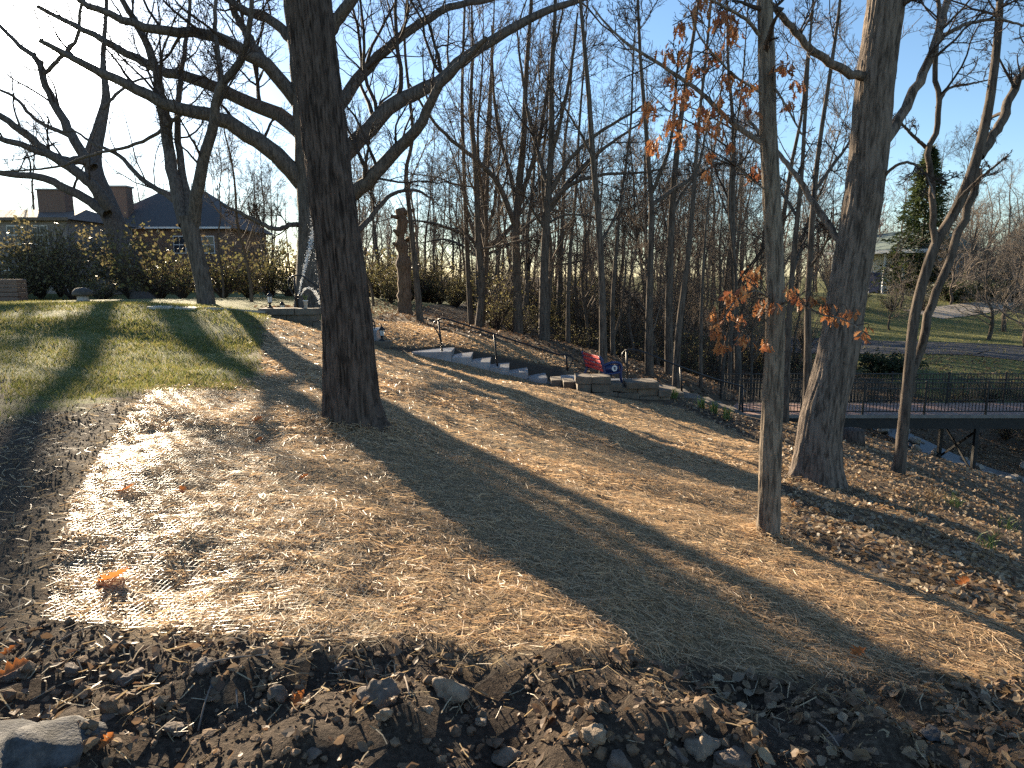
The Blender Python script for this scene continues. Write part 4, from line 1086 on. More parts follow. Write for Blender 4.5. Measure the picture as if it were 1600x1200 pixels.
def put_shrub(pr, x_, y_, s_, label, group=None, sz=1.0, name='shrub', cat='shrub'):
    t = thing(name, label, cat, (x_, y_, float(H(x_, y_))), group, rng.uniform(0, 6.28)); t.scale = (s_, s_, s_ * sz)
    obj('stem', pr[0], None, t); obj('foliage', pr[1], None, t, kind='stuff'); return t
under = [shrub_proto(31, 2.6, 1.6, 40, 1500, .08, 'shrub'), shrub_proto(32, 3.2, 1.3, 34, 900, .075, 'shrub'), shrub_proto(33, 2.2, 1.8, 44, 600, .075, 'shrub')]
cnt = 0; occ2 = []
for _ in range(5000):
    if cnt >= 62: break
    y_ = 28.5 + 26 * rng.random() ** 1.5; u_ = rng.uniform(560, 1250); x_ = (u_ - 800) / F * y_
    if any((x_ - a) ** 2 + (y_ - b_) ** 2 < 1.6 for a, b_ in occ2) or (u_ < 740 and y_ < 38): continue
    occ2.append((x_, y_))
    put_shrub(under[int(rng.choice([0, 1, 1, 2] if u_ < 900 else [1, 2, 2]))], x_, y_, rng.uniform(.65, 1.05), 'olive leafing understorey shrub %s' % wood_label(u_, y_)[1][11:], 'understorey shrubs ' + wood_label(u_, y_)[1][11:])
    cnt += 1
cnt = 0
for _ in range(900):
    if cnt >= 24: break
    u_ = rng.uniform(560, 960); y_ = rng.uniform(49 if u_ < 760 else 42, 62); x_ = (u_ - 800) / F * y_
    if any((x_ - a) ** 2 + (y_ - b_) ** 2 < 2 for a, b_ in occ2): continue
    occ2.append((x_, y_)); cnt += 1
    put_shrub(under[int(rng.integers(0, 3))], x_, y_, rng.uniform(1.2, 1.7), 'tall olive brush %s' % wood_label(u_, y_)[1][11:], 'tall brush ' + wood_label(u_, y_)[1][11:])
# leafless brown brush that thickens the wood
brush = [shrub_proto(61, 4.2, 1.6, 70, 60, .06, 'ivy', 'twig_mid'), shrub_proto(62, 3.4, 1.9, 70, 60, .06, 'ivy', 'twig_pale'), shrub_proto(63, 5.0, 1.5, 64, 60, .06, 'ivy', 'twig_mid')]
cnt = 0
for _ in range(3000):
    if cnt >= 44: break
    u_ = rng.uniform(640, 1320); y_ = rng.uniform(52 if u_ < 760 else 38, 66); x_ = (u_ - 800) / F * y_
    if u_ > 1180 and y_ > 42: continue
    if any((x_ - a) ** 2 + (y_ - b_) ** 2 < 1.2 for a, b_ in occ2): continue
    occ2.append((x_, y_)); cnt += 1
    put_shrub(brush[cnt % 3], x_, y_, rng.uniform(.7, 1.15), 'leafless brown brush %s' % wood_label(u_, y_)[1][11:], 'leafless brush ' + wood_label(u_, y_)[1][11:])
for q in range(26):
    u_ = rng.uniform(1290, 1480) if q < 14 else rng.uniform(1490, 1680); y_ = rng.uniform(84, 110) if q < 14 else rng.uniform(66, 84); x_ = (u_ - 800) / F * y_
    put_shrub(brush[q % 3], x_, y_, rng.uniform(1.6, 2.4), 'big brown thicket shrub behind the white house' if q < 14 else 'big brown thicket shrub above the far driveway', 'thicket behind the white house' if q < 14 else 'thicket above the far driveway')
bushes = [shrub_proto(41, 2.6, 1.7, 44, 850, .13, 'bush'), shrub_proto(42, 2.0, 1.8, 44, 750, .11, 'bush'), shrub_proto(43, 4.0, 2.0, 44, 1100, .14, 'ivy')]
for lab, u_, y_, k, s_, sz in [
    ('tall yellow green bush against the stone house', 70, 31, 2, 1.15, .9), ('yellow green bush before the house window', 38, 29, 0, 1.0, .9), ('broad bush left of the leaning trunk', 118, 30, 0, 1.1, .95), ('low bush just left of the leaning trunk base', 165, 27, 1, .75, .8),
    ('bushy evergreen between the leaning and the forked trees', 255, 25, 0, 1.15, .95), ('smaller leafy bush beside the forked trunk', 290, 24, 1, .9, 1.), ('leafy bush right of the forked trunk', 352, 25, 0, 1.0, .9), ('wispy bush right end of the garden hedge', 392, 26, 1, .9, 1.), ('green bush behind the two lanterns', 425, 28, 0, .95, 1.),
    ('brown vine mass climbing the neighbour chimney', 205, 46, 2, 1.25, 1.15), ('ivy thicket on the stone house front', 100, 41, 2, 1.15, 1.), ('ivy thicket under the stone house eave', 62, 42, 2, 1.15, 1.1), ('pale bush far left by the porch', 8, 30, 1, .9, 1.), ('leafy bush behind the leaning trunk', 210, 31, 0, 1.2, 1.), ('thin leafed bush above the water jet', 455, 32, 1, 1.2, 1.3),
    ('brushy bush behind the upper straw strip', 592, 42, 0, 1.2, 1.0)]:
    if y_ < 40: y_ += 8; s_ *= 1.22
    put_shrub(bushes[k], (u_ - 800) / F * y_, y_, s_, lab, None, sz, 'bush', 'bush')
yew = shrub_proto(51, 1.3, 1.6, 60, 4200, .12, 'yew')
put_shrub(yew, *P(1385, 560, 34)[:2], 1.05, 'low dark evergreen bush across the creek by the road', None, .8, 'bush', 'bush')
for u_, y_, s_ in [(1305, 56, 1.2), (1340, 58, .8), (1480, 62, 1.6), (1530, 63, 1.5), (1585, 64, 1.7), (1440, 57, 1.1), (1390, 57, 1.)]:
    put_shrub(yew if u_ > 1470 else under[2], (u_ - 800) / F * y_, y_, s_, 'dark hedge shrub along the far driveway' if u_ > 1470 else 'twiggy shrub before the white house', 'hedge shrubs along the far driveway' if u_ > 1470 else 'twiggy shrubs before the white house')
for u_, y_ in [(1345, 28), (1400, 27), (1455, 27.5), (1510, 28), (1560, 28.5), (1615, 28), (1290, 28), (1230, 29), (1310, 31), (1590, 25), (1640, 24)]:
    put_shrub(under[2], (u_ - 800) / F * y_, y_, rng.uniform(.5, .75), 'scrubby bank shrub just beyond the footbridge', 'bank shrubs beyond the footbridge')

# ------------------------------------------------------------------ stone stairs, walls
def stone(parent, name, x0, x1, y0, y1, z0, z1, mat, o):
    me = box_mesh(name, ((x0 + x1) / 2 - o[0], (y0 + y1) / 2 - o[1], (z0 + z1) / 2 - o[2]), (abs(x1 - x0), y1 - y0, z1 - z0), None, .012, .009)
    return obj(name, me, M[mat], parent)
o = np.array([-2.0, 19.4, -.8])
st = thing('stone_stairs', 'upper flight of pale stone block steps crossing the straw slope', 'stairs', o)
stone(st, 'step', -2.85, -1.72, 19.3, 20.6, -1.05, -.56, 'stone_step', o)
zs = -.56; xs = -1.715
for q in range(6):
    zs -= .146; stone(st, 'step', xs, xs + .54, 19.3 + rng.uniform(-.04, .04), 20.6, zs - .5, zs, 'stone_step', o); xs += .545
o = np.array([-4.6, 19.6, .2])
st = thing('stone_stairs', 'short top flight of stone steps behind the dark trunk', 'stairs', o)
for q in range(3):
    stone(st, 'step', -5.35 + q * .5, -4.855 + q * .5, 19.4, 20.6, -.6 + .0, .35 - q * .15, 'stone_step', o)
o = P(455, 492, 18.9)
rw = thing('stone_wall', 'low curved stone block wall topped by lanterns at the lawn edge', 'wall', o)
for c_, (zt, xs_) in enumerate([(.70, [-6.95, -5.95, -5.35]), (.52, [-6.6, -6.2, -5.4]), (.34, [-6.2, -5.5, -5.25]), (.16, [-5.9, -5.2])]):
    for q in range(len(xs_) - 1):
        stone(rw, 'stone_block', xs_[q], xs_[q + 1] - .012, 18.75 + .06 * c_ + rng.uniform(-.02, .02) + (.0 if q == 0 else .04), 19.3, zt - .172, zt, 'stone_wall', o)
o = P(597, 545, 18.9)
rw2 = thing('stone_wall', 'little two course stone stub wall right of the dark trunk', 'wall', o)
stone(rw2, 'stone_block', -3.95, -3.42, 18.85, 19.25, -.62, -.42, 'stone_wall', o); stone(rw2, 'stone_block', -4.3, -3.96, 18.85, 19.25, -.62, -.42, 'stone_wall', o)
stone(rw2, 'stone_block', -4.2, -3.40, 18.95, 19.3, -.415, -.22, 'stone_wall', o)
o = P(980, 620, 17.4)
lw = thing('stone_wall', 'tiered stone block wall round the bench landing', 'wall', o)
YW = 17.4
blocks = [(1.66, 2.06, 0, -1.18, -.98), (2.07, 2.55, 0, -1.17, -.99), (1.72, 2.05, .02, -1.62, -1.185), (2.06, 2.62, .03, -1.40, -1.18), (2.56, 2.86, .05, -1.38, -1.16), (2.06, 2.75, .02, -1.75, -1.405),
          (2.76, 3.3, .0, -1.75, -1.42), (2.8, 3.25, .06, -1.415, -1.26), (3.31, 3.85, .02, -1.8, -1.50), (2.95, 3.78, -.06, -1.29, -1.12), (3.26, 3.82, .04, -1.495, -1.295), (3.80, 4.12, -.02, -1.50, -1.32), (3.86, 4.1, .03, -1.85, -1.505)]
for x0, x1, dy, z0, z1 in blocks:
    stone(lw, 'stone_block', x0, x1, YW + dy, YW + .55 + rng.uniform(-.05, .1), z0, z1, 'stone_wall', o)
for q in range(3):
    stone(lw, 'stone_block', 1.1 + q * .32, 1.41 + q * .32, 18.9 - q * .45, 19.6 - q * .45, -1.75, -1.30 + .02 * q, 'stone_wall', o)
stone(lw, 'paving_slab', 1.9, 4.1, 17.85, 19.9, -1.75, -1.40, 'stone_step', o)
stone(lw, 'paving_slab', 1.45, 1.89, 19.1, 20.4, -1.8, -1.38, 'stone_step', o)
o = P(1110, 640, 19.5)
st = thing('stone_stairs', 'lower flight of stone steps leading down to the footbridge', 'stairs', o)
xs = 4.13; zs = -1.52; ys = 18.0
for q in range(6):
    stone(st, 'step', xs, xs + .48, ys, ys + 1.5, zs - .5, zs, 'stone_wall', o); xs += .485; zs -= .2; ys += .42
# path slabs on the lawn crest
pp = [G(225, 482), G(300, 484), G(400, 490)]
mb = MB()
for a_, b_ in zip(pp[:-1], pp[1:]):
    mb.bar(np.array(a_) + [0, .3, .01], np.array(b_) + [0, .3, .01], .7, .06)
obj('path', mb.mesh('path'), M['pathstone'], kind='structure')

# ------------------------------------------------------------------ handrails
def rail_thing(label, posts, path, curls, r=.026):
    o = np.array(posts[0][0]); t = thing('handrail', label, 'handrail', o)
    for a_, b_ in posts:
        mb = MB(); mb.tube([np.array(a_) - o - [0, 0, .05], np.array(b_) - o], r * 1.1, 8); obj('post', mb.mesh('post', True), M['iron'], t)
    mb = MB(); mb.tube(smooth_path(np.array(path) - o, 40), r, 8); obj('rail', mb.mesh('rail', True), M['iron'], t)
    for cpts in curls:
        mb = MB(); mb.tube(smooth_path(np.array(cpts) - o, 18), r * .7, 6); obj('scroll', mb.mesh('scroll', True), M['iron'], t)
    return t
Yr = 19.6
rail_thing('black iron handrail of the upper steps above the straw', [(P(691, 549, Yr), P(685, 500, Yr)), (P(778, 577, Yr), P(772, 522, Yr)), (P(887, 577, Yr), P(884, 554, Yr))],
           [P(684, 500, Yr), P(690, 498, Yr), P(700, 499, Yr), P(772, 522, Yr), P(850, 547, Yr), P(872, 554, Yr), P(884, 554, Yr), P(892, 556, Yr)],
           [[P(684, 500, Yr), P(679, 503, Yr), P(678, 510, Yr), P(684, 520, Yr), P(688, 530, Yr)], [P(892, 556, Yr), P(895, 562, Yr), P(892, 570, Yr), P(888, 576, Yr)]])
Yr = 18.4
rail_thing('black iron handrail with scroll end beside the bench', [(P(980, 592, Yr), P(979, 547, Yr)), (P(1066, 618, 18.8), P(1063, 573, 18.8)), (P(1160, 648, 20.6), P(1160, 602, 20.6))],
           [P(976, 548, Yr), P(985, 546, Yr), P(994, 547, Yr), P(1010, 552, Yr), P(1063, 573, 18.8), P(1110, 590, 19.7), P(1160, 604, 20.6)],
           [[P(976, 548, Yr), P(972, 554, Yr), P(974, 562, Yr), P(978, 570, Yr)]])
Yr = 19.8
rail_thing('black iron handrail arch at the head of the top steps', [(P(465, 479, Yr), P(459, 431, Yr)), (P(580, 535, Yr), P(577, 505, Yr))],
           [P(456, 432, Yr), P(465, 430, Yr), P(474, 432, Yr), P(484, 440, Yr), P(530, 472, Yr), P(572, 499, Yr), P(584, 502, Yr)],
           [[P(456, 432, Yr), P(450, 438, Yr), P(452, 448, Yr), P(458, 460, Yr), P(462, 470, Yr)], [P(584, 502, Yr), P(586, 510, Yr), P(582, 522, Yr)]])

# ------------------------------------------------------------------ lanterns
def lantern(label, foot, h):
    t = thing('lantern', label, 'lantern', foot); s = h
    mb = MB(); mb.lathe([(.0, 0), (.16, 0), (.16, .06), (.08, .1), (.05, .2), (.1, .3), (.13, .33), (0, .33)], sides=10); V = np.vstack(mb.V) * s; mb.V = [V]; obj('base', mb.mesh('base', True), M['iron'], t)
    mb = MB(); mb.lathe([(0, .33), (.11, .33), (.15, .66), (0, .66)], sides=8); mb.V = [np.vstack(mb.V) * s]; gl = obj('glass', mb.mesh('glass'), M['glass_lamp'], t)
    mb = MB()
    for q in range(4):
        a = q * math.pi / 2 + .4; mb.tube(np.array([[.115 * math.cos(a), .115 * math.sin(a), .33], [.156 * math.cos(a), .156 * math.sin(a), .67]]) * s, .014 * s, 5)
    obj('frame', mb.mesh('frame'), M['iron'], t)
    mb = MB(); mb.lathe([(0, .66), (.2, .66), (.19, .7), (.09, .83), (.05, .86), (.03, .92), (.045, .95), (0, 1.0)], sides=10); mb.V = [np.vstack(mb.V) * s]; obj('cap', mb.mesh('cap', True), M['iron'], t)
def on(u, v, Y, z): q = P(u, v, Y); q[2] = z; return q
lantern('glass lantern at the left end of the lawn wall', on(422, 480, 19.05, .70), .48)
lantern('glass lantern behind its twin on the lawn wall', on(441, 478, 20.4, float(H(*P(441, 478, 20.4)[:2])) - .02), .45)
lantern('small lantern on the stub wall right of the dark trunk', on(597, 534, 19.1, -.22), .46)

# ------------------------------------------------------------------ bench
o = np.array([2.3, 18.6, -1.40])
bn = thing('park_bench', 'park bench with red slat back and navy cast ends', 'bench', o)
bn.rotation_euler = (0, 0, math.radians(16))
bw = 1.25   # length along Y, bench faces +X
mats_b = M['blue_paint']
for s_ in (-1, 1):
    yb = s_ * bw / 2
    mb = MB()
    mb.tube(smooth_path([[-.10, yb, 0], [-.06, yb, .25], [0, yb, .42], [-.06, yb, .62], [-.16, yb, .88]], 14), .034, 6)
    mb.tube(smooth_path([[0, yb, .42], [.2, yb, .40], [.44, yb, .43]], 8), .035, 6)
    mb.tube(smooth_path([[-.06, yb, .62], [.1, yb, .68], [.3, yb, .70], [.43, yb, .66], [.48, yb, .55], [.46, yb, .43], [.47, yb, .25], [.54, yb, .0]], 22), .038, 6)
    mb.box((.2, yb, .54), (.4, .022, .2))
    obj('armrest', mb.mesh('armrest', True), mats_b, bn)
    a = np.arange(20) * 2 * math.pi / 20
    V = np.concatenate([np.stack([.27 + .08 * np.cos(a), np.full(20, yb + e), .545 + .08 * np.sin(a)], 1) for e in (-.02, .02)])
    V = np.vstack([V, [[.27, yb - .02, .545], [.27, yb + .02, .545]]]); i_ = np.arange(20); j_ = (i_ + 1) % 20
    md = obj('medallion', mesh_np('medallion', V, np.stack([i_, j_, j_ + 20, i_ + 20], 1), np.vstack([np.stack([np.full(20, 40), j_, i_], 1), np.stack([np.full(20, 41), i_ + 20, j_ + 20], 1)]), False), M['white_paint'], bn, label='round white medallion with a dark emblem')
    mb = MB()
    for e in (-.024, .024):
        mb.box((.27, yb + e, .545), (.03, .006, .09)); mb.box((.27, yb + e, .56), (.07, .006, .025)); mb.box((.29, yb + e * 1.02, .525), (.04, .006, .025))
    obj('emblem', mb.mesh('emblem'), M['blue_paint'], md)
for q in range(4):
    z_ = .50 + q * .11; x_ = -.045 - (q * .11) * .27
    obj('back_slat', box_mesh('back_slat', (x_, 0, z_), (.028, bw - .04, .074), Matrix.Rotation(-.26, 3, 'Y') if False else None, 0, .004), M['red_paint'], bn)
for q in range(4):
    obj('seat_slat', box_mesh('seat_slat', (.06 + q * .105, 0, .452), (.085, bw - .04, .03), None, 0, .004), M['red_paint'], bn)

# ------------------------------------------------------------------ garden bits
pot = thing('flower_pot', 'small white pot standing on the lawn wall', 'flower pot', on(478, 479, 19.0, .70))
mb = MB(); mb.lathe([(0, 0), (.045, 0), (.062, .19), (.07, .19), (.07, .215), (.055, .215), (.05, .19), (0, .18)], sides=12); obj('pot', mb.mesh('pot', True), M['white_paint'], pot)
mb = MB()
for q in range(14):
    a = rng.uniform(0, 6.28); mb.tube(smooth_path([[0, 0, .17], [.03 * math.cos(a), .03 * math.sin(a), .27], [.09 * math.cos(a), .09 * math.sin(a), .33 + rng.uniform(0, .06)]], 5), np.linspace(.006, .002, 5), 3)
obj('plant', mb.mesh('plant'), M['daff'], pot)
sp0 = P(464, 472, 20.2)
sp0[2] = float(H(sp0[0], sp0[1]))
spk = thing('sprinkler', 'lawn sprinkler throwing a bright water jet beside the oak', 'sprinkler', sp0)
nz = P(466, 464, 20.2)
mb = MB(); mb.tube([[0, 0, -.05], nz - sp0], .018, 7); mb.tube([nz - sp0 + [-.03, 0, .02], nz - sp0 + [.04, 0, .06]], .02, 7); obj('riser', mb.mesh('riser', True), M['iron'], spk)
mb = MB(); tt = np.linspace(0, 1, 1300) ** .75
jet = smooth_path([P(466, 463, 20.2), P(476, 420, 20.3), P(487, 375, 20.5), P(493, 345, 20.8), P(500, 318, 21.2)], 60)
jt = np.stack([np.interp(tt, np.linspace(0, 1, 60), jet[:, q]) for q in range(3)], 1) + rng.normal(0, 1, (1300, 3)) * (.008 + .06 * tt[:, None])
fall = rng.random(700); fy = 1 - fall ** 1.6
fp = np.stack([np.interp(fall, [0, .4, 1], [P(494, 345, 20.8)[0], P(500, 380, 20.8)[0], P(508, 470, 20.8)[0]]) + rng.normal(0, .1, 700), rng.normal(20.8, .15, 700),
               np.interp(fall, [0, .4, 1], [P(494, 345, 20.8)[2], P(500, 400, 20.8)[2], P(508, 475, 20.8)[2]]) + rng.normal(0, .08, 700)], 1)
ar = smooth_path([P(470, 462, 20.2), P(475, 453, 20.2), P(483, 450, 20.2), P(491, 455, 20.3), P(498, 466, 20.4), P(502, 476, 20.5)], 50)
ta = rng.random(420); ap = np.stack([np.interp(ta, np.linspace(0, 1, 50), ar[:, q]) for q in range(3)], 1) + rng.normal(0, 1, (420, 3)) * (.006 + .03 * ta[:, None])
dr = np.vstack([jt, fp, ap]) - sp0
szd = np.concatenate([rng.uniform(.006, .014, 1300), rng.uniform(.004, .011, 700), rng.uniform(.005, .011, 420)])
oct_ = np.array([[1, 0, 0], [-1, 0, 0], [0, 1, 0], [0, -1, 0], [0, 0, 1.6], [0, 0, -1.6]]); ot = np.array([[0, 2, 4], [2, 1, 4], [1, 3, 4], [3, 0, 4], [2, 0, 5], [1, 2, 5], [3, 1, 5], [0, 3, 5]])
V = dr[:, None] + oct_[None] * szd[:, None, None]
mb.add(V.reshape(-1, 3), None, ((np.arange(len(dr)) * 6)[:, None, None] + ot[None]).reshape(-1, 3))
obj('water_jet', mb.mesh('water_jet', True), M['spray'], spk, kind='stuff')
og = thing('garden_ornament', 'dark domed garden ornament on pale foot at the far lawn edge', 'ornament', G(130, 471))
mb = MB(); mb.lathe([(0, .2), (.30, .2), (.33, .25), (.3, .36), (.22, .44), (.1, .48), (0, .49)], sides=14); obj('cap', mb.mesh('cap', True), M['orn_dark'], og)
mb = MB(); mb.lathe([(0, -.03), (.2, -.03), (.22, .02), (.17, .1), (.19, .21), (0, .21)], sides=12); obj('foot', mb.mesh('foot', True), M['orn_pale'], og)
# daffodil leaves along the lower steps
for q, (u, v) in enumerate([(1085, 627), (1096, 637), (1116, 645), (1052, 622), (1135, 654)]):
    c_ = G(u, v); t = thing('daffodil_clump', 'fresh green daffodil leaves beside the lower stone steps', 'plant', c_, 'daffodils along the lower steps')
    mb = MB()
    for k in range(26):
        a = rng.uniform(0, 6.28); hh = rng.uniform(.16, .32); l_ = rng.uniform(.02, .12); b0 = rng.normal(0, .06, 2)
        mb.tube(smooth_path([[b0[0], b0[1], -.02], [b0[0] + l_ * .4 * math.cos(a), b0[1] + l_ * .4 * math.sin(a), hh * .6], [b0[0] + l_ * math.cos(a), b0[1] + l_ * math.sin(a), hh]], 4), [.009, .01, .008, .003], 3)
    obj('leaves', mb.mesh('leaves'), M['daff'], t, kind='stuff')
for q, (u, v) in enumerate([(1545, 860), (1490, 790), (1575, 830), (1430, 800), (1455, 780)]):
    c_ = G(u, v); t = thing('weed_tuft', 'thin weed tuft growing through the leaves on the right bank', 'plant', c_, 'weed tufts on the right bank')
    mb = MB()
    for k in range(22):
        a = rng.uniform(0, 6.28); hh = rng.uniform(.08, .26); l_ = rng.uniform(.03, .16); b0 = rng.normal(0, .05, 2)
        mb.tube(smooth_path([[b0[0], b0[1], -.02], [b0[0] + l_ * .3 * math.cos(a), b0[1] + l_ * .3 * math.sin(a), hh * .6], [b0[0] + l_ * math.cos(a), b0[1] + l_ * math.sin(a), hh]], 4), [.004, .004, .003, .0015], 3)
    obj('leaves', mb.mesh('leaves'), M['daff'] if q < 3 else M['chaff'], t, kind='stuff')

# ------------------------------------------------------------------ footbridge
DZ = -2.76; Y0, Y1 = 21.2, 23.2; XA, XB = 7.1, 31.0
o = np.array([XA, Y0, DZ])
br_ = thing('footbridge', 'long black railed footbridge over the rocky creek', 'bridge', o)
obj('deck', box_mesh('deck', ((XB - XA) / 2, 1.0, -.05), (XB - XA, 1.96, .08)), M['deck'], br_)
for yb in (.0, 2.0):
    obj('deck_edge', box_mesh('deck_edge', ((XB - XA) / 2, yb, -.055), (XB - XA, .09, .11), None, 0, .006), M['bridge_edge'], br_)
for yb in (.12, 1.88):
    obj('beam', box_mesh('beam', ((XB - XA) / 2, yb, -.29), (XB - XA, .14, .36)), M['bridge_steel'], br_)
for yb, nm in ((.02, 'near'), (1.98, 'far')):
    x = 0.1; first = True
    pm = None
    while x < XB - XA - .05:
        if pm is None: pm = box_mesh('post', (0, 0, .54), (.06, .06, 1.1), None, 0, .005)
        obj('post', pm, M['bridge_steel'], br_, (x, yb, 0))
        x2 = x + 1.95
        if first:
            mb = MB()
            for z_ in (1.02, .83, .1): mb.box((.975, 0, z_), (1.89, .035, .035))
            for q in range(17): mb.box((.108 * (q + 1), 0, .56), (.018, .018, .9))
            panel = mb.mesh('railing_panel'); panel.materials.append(M['bridge_steel']); first = False
        obj('railing_panel', panel, None, br_, (x, yb, 0))
        x = x2
for xl in (7.75, 15.5):
    for yb in (.12, 1.88):
        zb = float(H(XA + xl, Y0 + yb)) - DZ - .2
        obj('leg', box_mesh('leg', (xl, yb, (zb - .47) / 2), (.11, .11, -.47 - zb)), M['bridge_steel'], br_)
    za = float(H(XA + xl, Y0 + 1)) - DZ
    for s_ in (0, 1):
        mb = MB(); mb.bar((xl + .07 * (s_ * 2 - 1), .12 if s_ else 1.88, -.5), (xl + .07 * (s_ * 2 - 1), 1.88 if s_ else .12, za + .15), .03, .07); obj('brace', mb.mesh('brace'), M['bridge_steel'], br_)
# creek and its stones
ck = np.array([(11.5, 34), (13.0, 29), (14.4, 25), (15.3, 22.5), (16.0, 20), (17.5, 16), (20, 11)], float)
ckp = smooth_path(np.c_[ck, np.zeros(len(ck))], 40)[:, :2]
V = []
for i_, p in enumerate(ckp):
    tn = ckp[min(i_ + 1, 39)] - ckp[max(i_ - 1, 0)]; tn /= np.linalg.norm(tn); nn = np.array([-tn[1], tn[0]])
    zc = float(H(*p)) + .06
    for s_ in (-.55, .55): V.append([*(p + nn * s_), zc])
j = np.arange(39) * 2
obj('creek', mesh_np('creek', V, np.stack([j, j + 1, j + 3, j + 2], 1)), M['water'], kind='structure')
def rock_mesh(seed, sub=3, rough=.22, flat=.7):
    r_ = np.random.default_rng(seed); V, T = ico(sub)
    V = V * r_.uniform(.75, 1.25, 3)
    for q in range(7):      # facets: cut by planes
        nrm = r_.normal(size=3); nrm /= np.linalg.norm(nrm); lim = r_.uniform(.45, .8); d_ = V @ nrm
        V = V - np.maximum(d_ - lim, 0)[:, None] * nrm * .85
    for f_, am in ((2.1, .5), (4.7, .25), (9.0, .14)):
        ph = r_.uniform(0, 6.28, (3, 3)); kk = r_.normal(size=(3, 3)) * f_
        V = V * (1 + rough * am * sum(np.sin(V @ kk[q] + ph[q, 0]) for q in range(3)) / 2)[:, None]
    V[:, 2] *= flat
    return V, T
rk = [rock_mesh(60 + q, 2) for q in range(4)]
rkm = [mesh_np('stone', V, None, T, False) for V, T in rk]
for me_ in rkm: me_.materials.append(M['creek_rock'])
for q in range(60):
    p = ckp[rng.integers(8, 30)] + rng.normal(0, .8, 2); s_ = rng.uniform(.08, .26)
    o_ = obj('creek_stone', rkm[q % 4], None, None, (p[0], p[1], float(H(*p)) + .04 + s_ * .25), 'pale stone lying in the creek bed under the footbridge', 'stone', 'stones in the creek bed')
    o_.scale = (s_, s_ * rng.uniform(.7, 1.1), s_); o_.rotation_euler = (0, 0, rng.uniform(0, 6))
# logs / stump by bridge
o_ = G(1332, 690); t = thing('tree_stump', 'dark cut stump below the bridge beside the pale oak', 'stump', o_)
mb = MB(); mb.lathe([(0, -.1), (.3, -.1), (.26, .1), (.24, .3), (.2, .32), (0, .33)], sides=14); obj('wood', mb.mesh('wood', True), M['bark_main'], t)

# ------------------------------------------------------------------ road, driveway, houses
def strip(name, pts, w, mat, dz=.03):
    pts = smooth_path(np.c_[np.array(pts), np.zeros(len(pts))], 60)[:, :2]; V = []
    for i_, p in enumerate(pts):
        tn = pts[min(i_ + 1, 59)] - pts[max(i_ - 1, 0)]; tn /= np.linalg.norm(tn); nn = np.array([-tn[1], tn[0]])
        for s_ in np.linspace(-w / 2, w / 2, 5):
            q = p + nn * s_; V.append([*q, float(H(*q)) + dz])
    i_ = (np.arange(59)[:, None] * 5 + np.arange(4)[None]).ravel()
    return obj(name, mesh_np(name, V, np.stack([i_, i_ + 1, i_ + 6, i_ + 5], 1)), mat, kind='structure')
ra, rb, rc = G(1360, 543), G(1530, 546), G(1600, 552)
strip('road', [ra[:2] + (ra - rb)[:2] * 2.5, ra[:2], rb[:2], rc[:2], rc[:2] + (rc - rb)[:2] * 4], 6.0, M['asphalt'])
da, db, dc = G(1440, 492), G(1520, 482), G(1600, 472)
strip('driveway', [da[:2], db[:2], dc[:2], dc[:2] + (dc - db)[:2] * 2], 3.6, M['drive'], .035)

def wall_box(parent, name, c, s, mat): return obj(name, box_mesh(name, c, s), M[mat], parent)
def window(parent, c, w, h, axis='y', frame='white_paint'):
    f = obj('window', box_mesh('window', c, (w, .1, h)), M[frame], parent)
    c2 = (c[0], c[1] - .06, c[2])
    for sx in (-1, 1):
        for sz in (-1, 1):
            obj('pane', box_mesh('pane', (c2[0] + sx * w * .235, c2[1], c2[2] + sz * h * .235), (w * .42, .03, h * .42)), M['window'], f)
def gable_roof(parent, x0, x1, y0, y1, z0, h, mat, over=.4, hip=0.0):
    bm = bmesh.new()
    v = [bm.verts.new(q) for q in ((x0 - over, y0 - over, z0), (x1 + over, y0 - over, z0), (x1 + over, y1 + over, z0), (x0 - over, y1 + over, z0), (x0 - over + hip, (y0 + y1) / 2, z0 + h), (x1 + over - hip, (y0 + y1) / 2, z0 + h))]
    for f in ((0, 1, 5, 4), (2, 3, 4, 5), (0, 4, 3), (1, 2, 5), (3, 2, 1, 0)): bm.faces.new([v[q] for q in f])
    return obj('roof', bm_mesh('roof', bm), M[mat], parent)
# stone house on the left
hb = P(30, 462, 46); hb[2] = float(H(hb[0], hb[1])) - .2
hs_ = thing('house', 'grey stone house with brick chimney at the far left', 'house', hb)
wall_box(hs_, 'wall', (-3.4, 4, 2.4), (14, 8, 5.2), 'stone_house')
gable_roof(hs_, -10.4, 3.6, 0, 8, 5.0, 1.0, 'roof_brown', .5, 1.5)
obj('fascia', box_mesh('fascia', (-3.4, -.52, 5.0), (15.0, .06, .2)), M['stone_wall'], hs_)
ch = obj('chimney', box_mesh('chimney', (1.0, 3.2, 6.2), (1.9, 1.0, 2.0), None, 0, .03), M['brick'], hs_)
obj('cap', box_mesh('cap', (1.0, 3.2, 7.25), (2.05, 1.15, .1)), M['concrete'], ch)
for wx, wz in [(-1.6, 4.0), (.2, 4.0), (1.9, 4.0), (-.9, 1.7), (1.6, 1.7)]: window(hs_, (wx, -.03, wz), 1.0, 1.25)
obj('porch', box_mesh('porch', (5.2, 1.5, 1.2), (3.0, 3.0, 2.6)), M['stone_house'], hs_)
gable_roof(hs_, 3.75, 6.7, 0.1, 3.0, 2.52, .6, 'roof_brown', .3)
# porch steps left edge
ps = P(8, 463, 27); ps[2] = float(H(ps[0], ps[1]))
pb = thing('brick_planter', 'dark red brick planter wall at the far left lawn edge', 'planter', ps)
for q in range(5):
    obj('course', box_mesh('course', (-.6, 0, .1 + q * .17), (2.6 + .02 * (q % 2), .6, .16), None, 0, .02), M['brick'], pb)
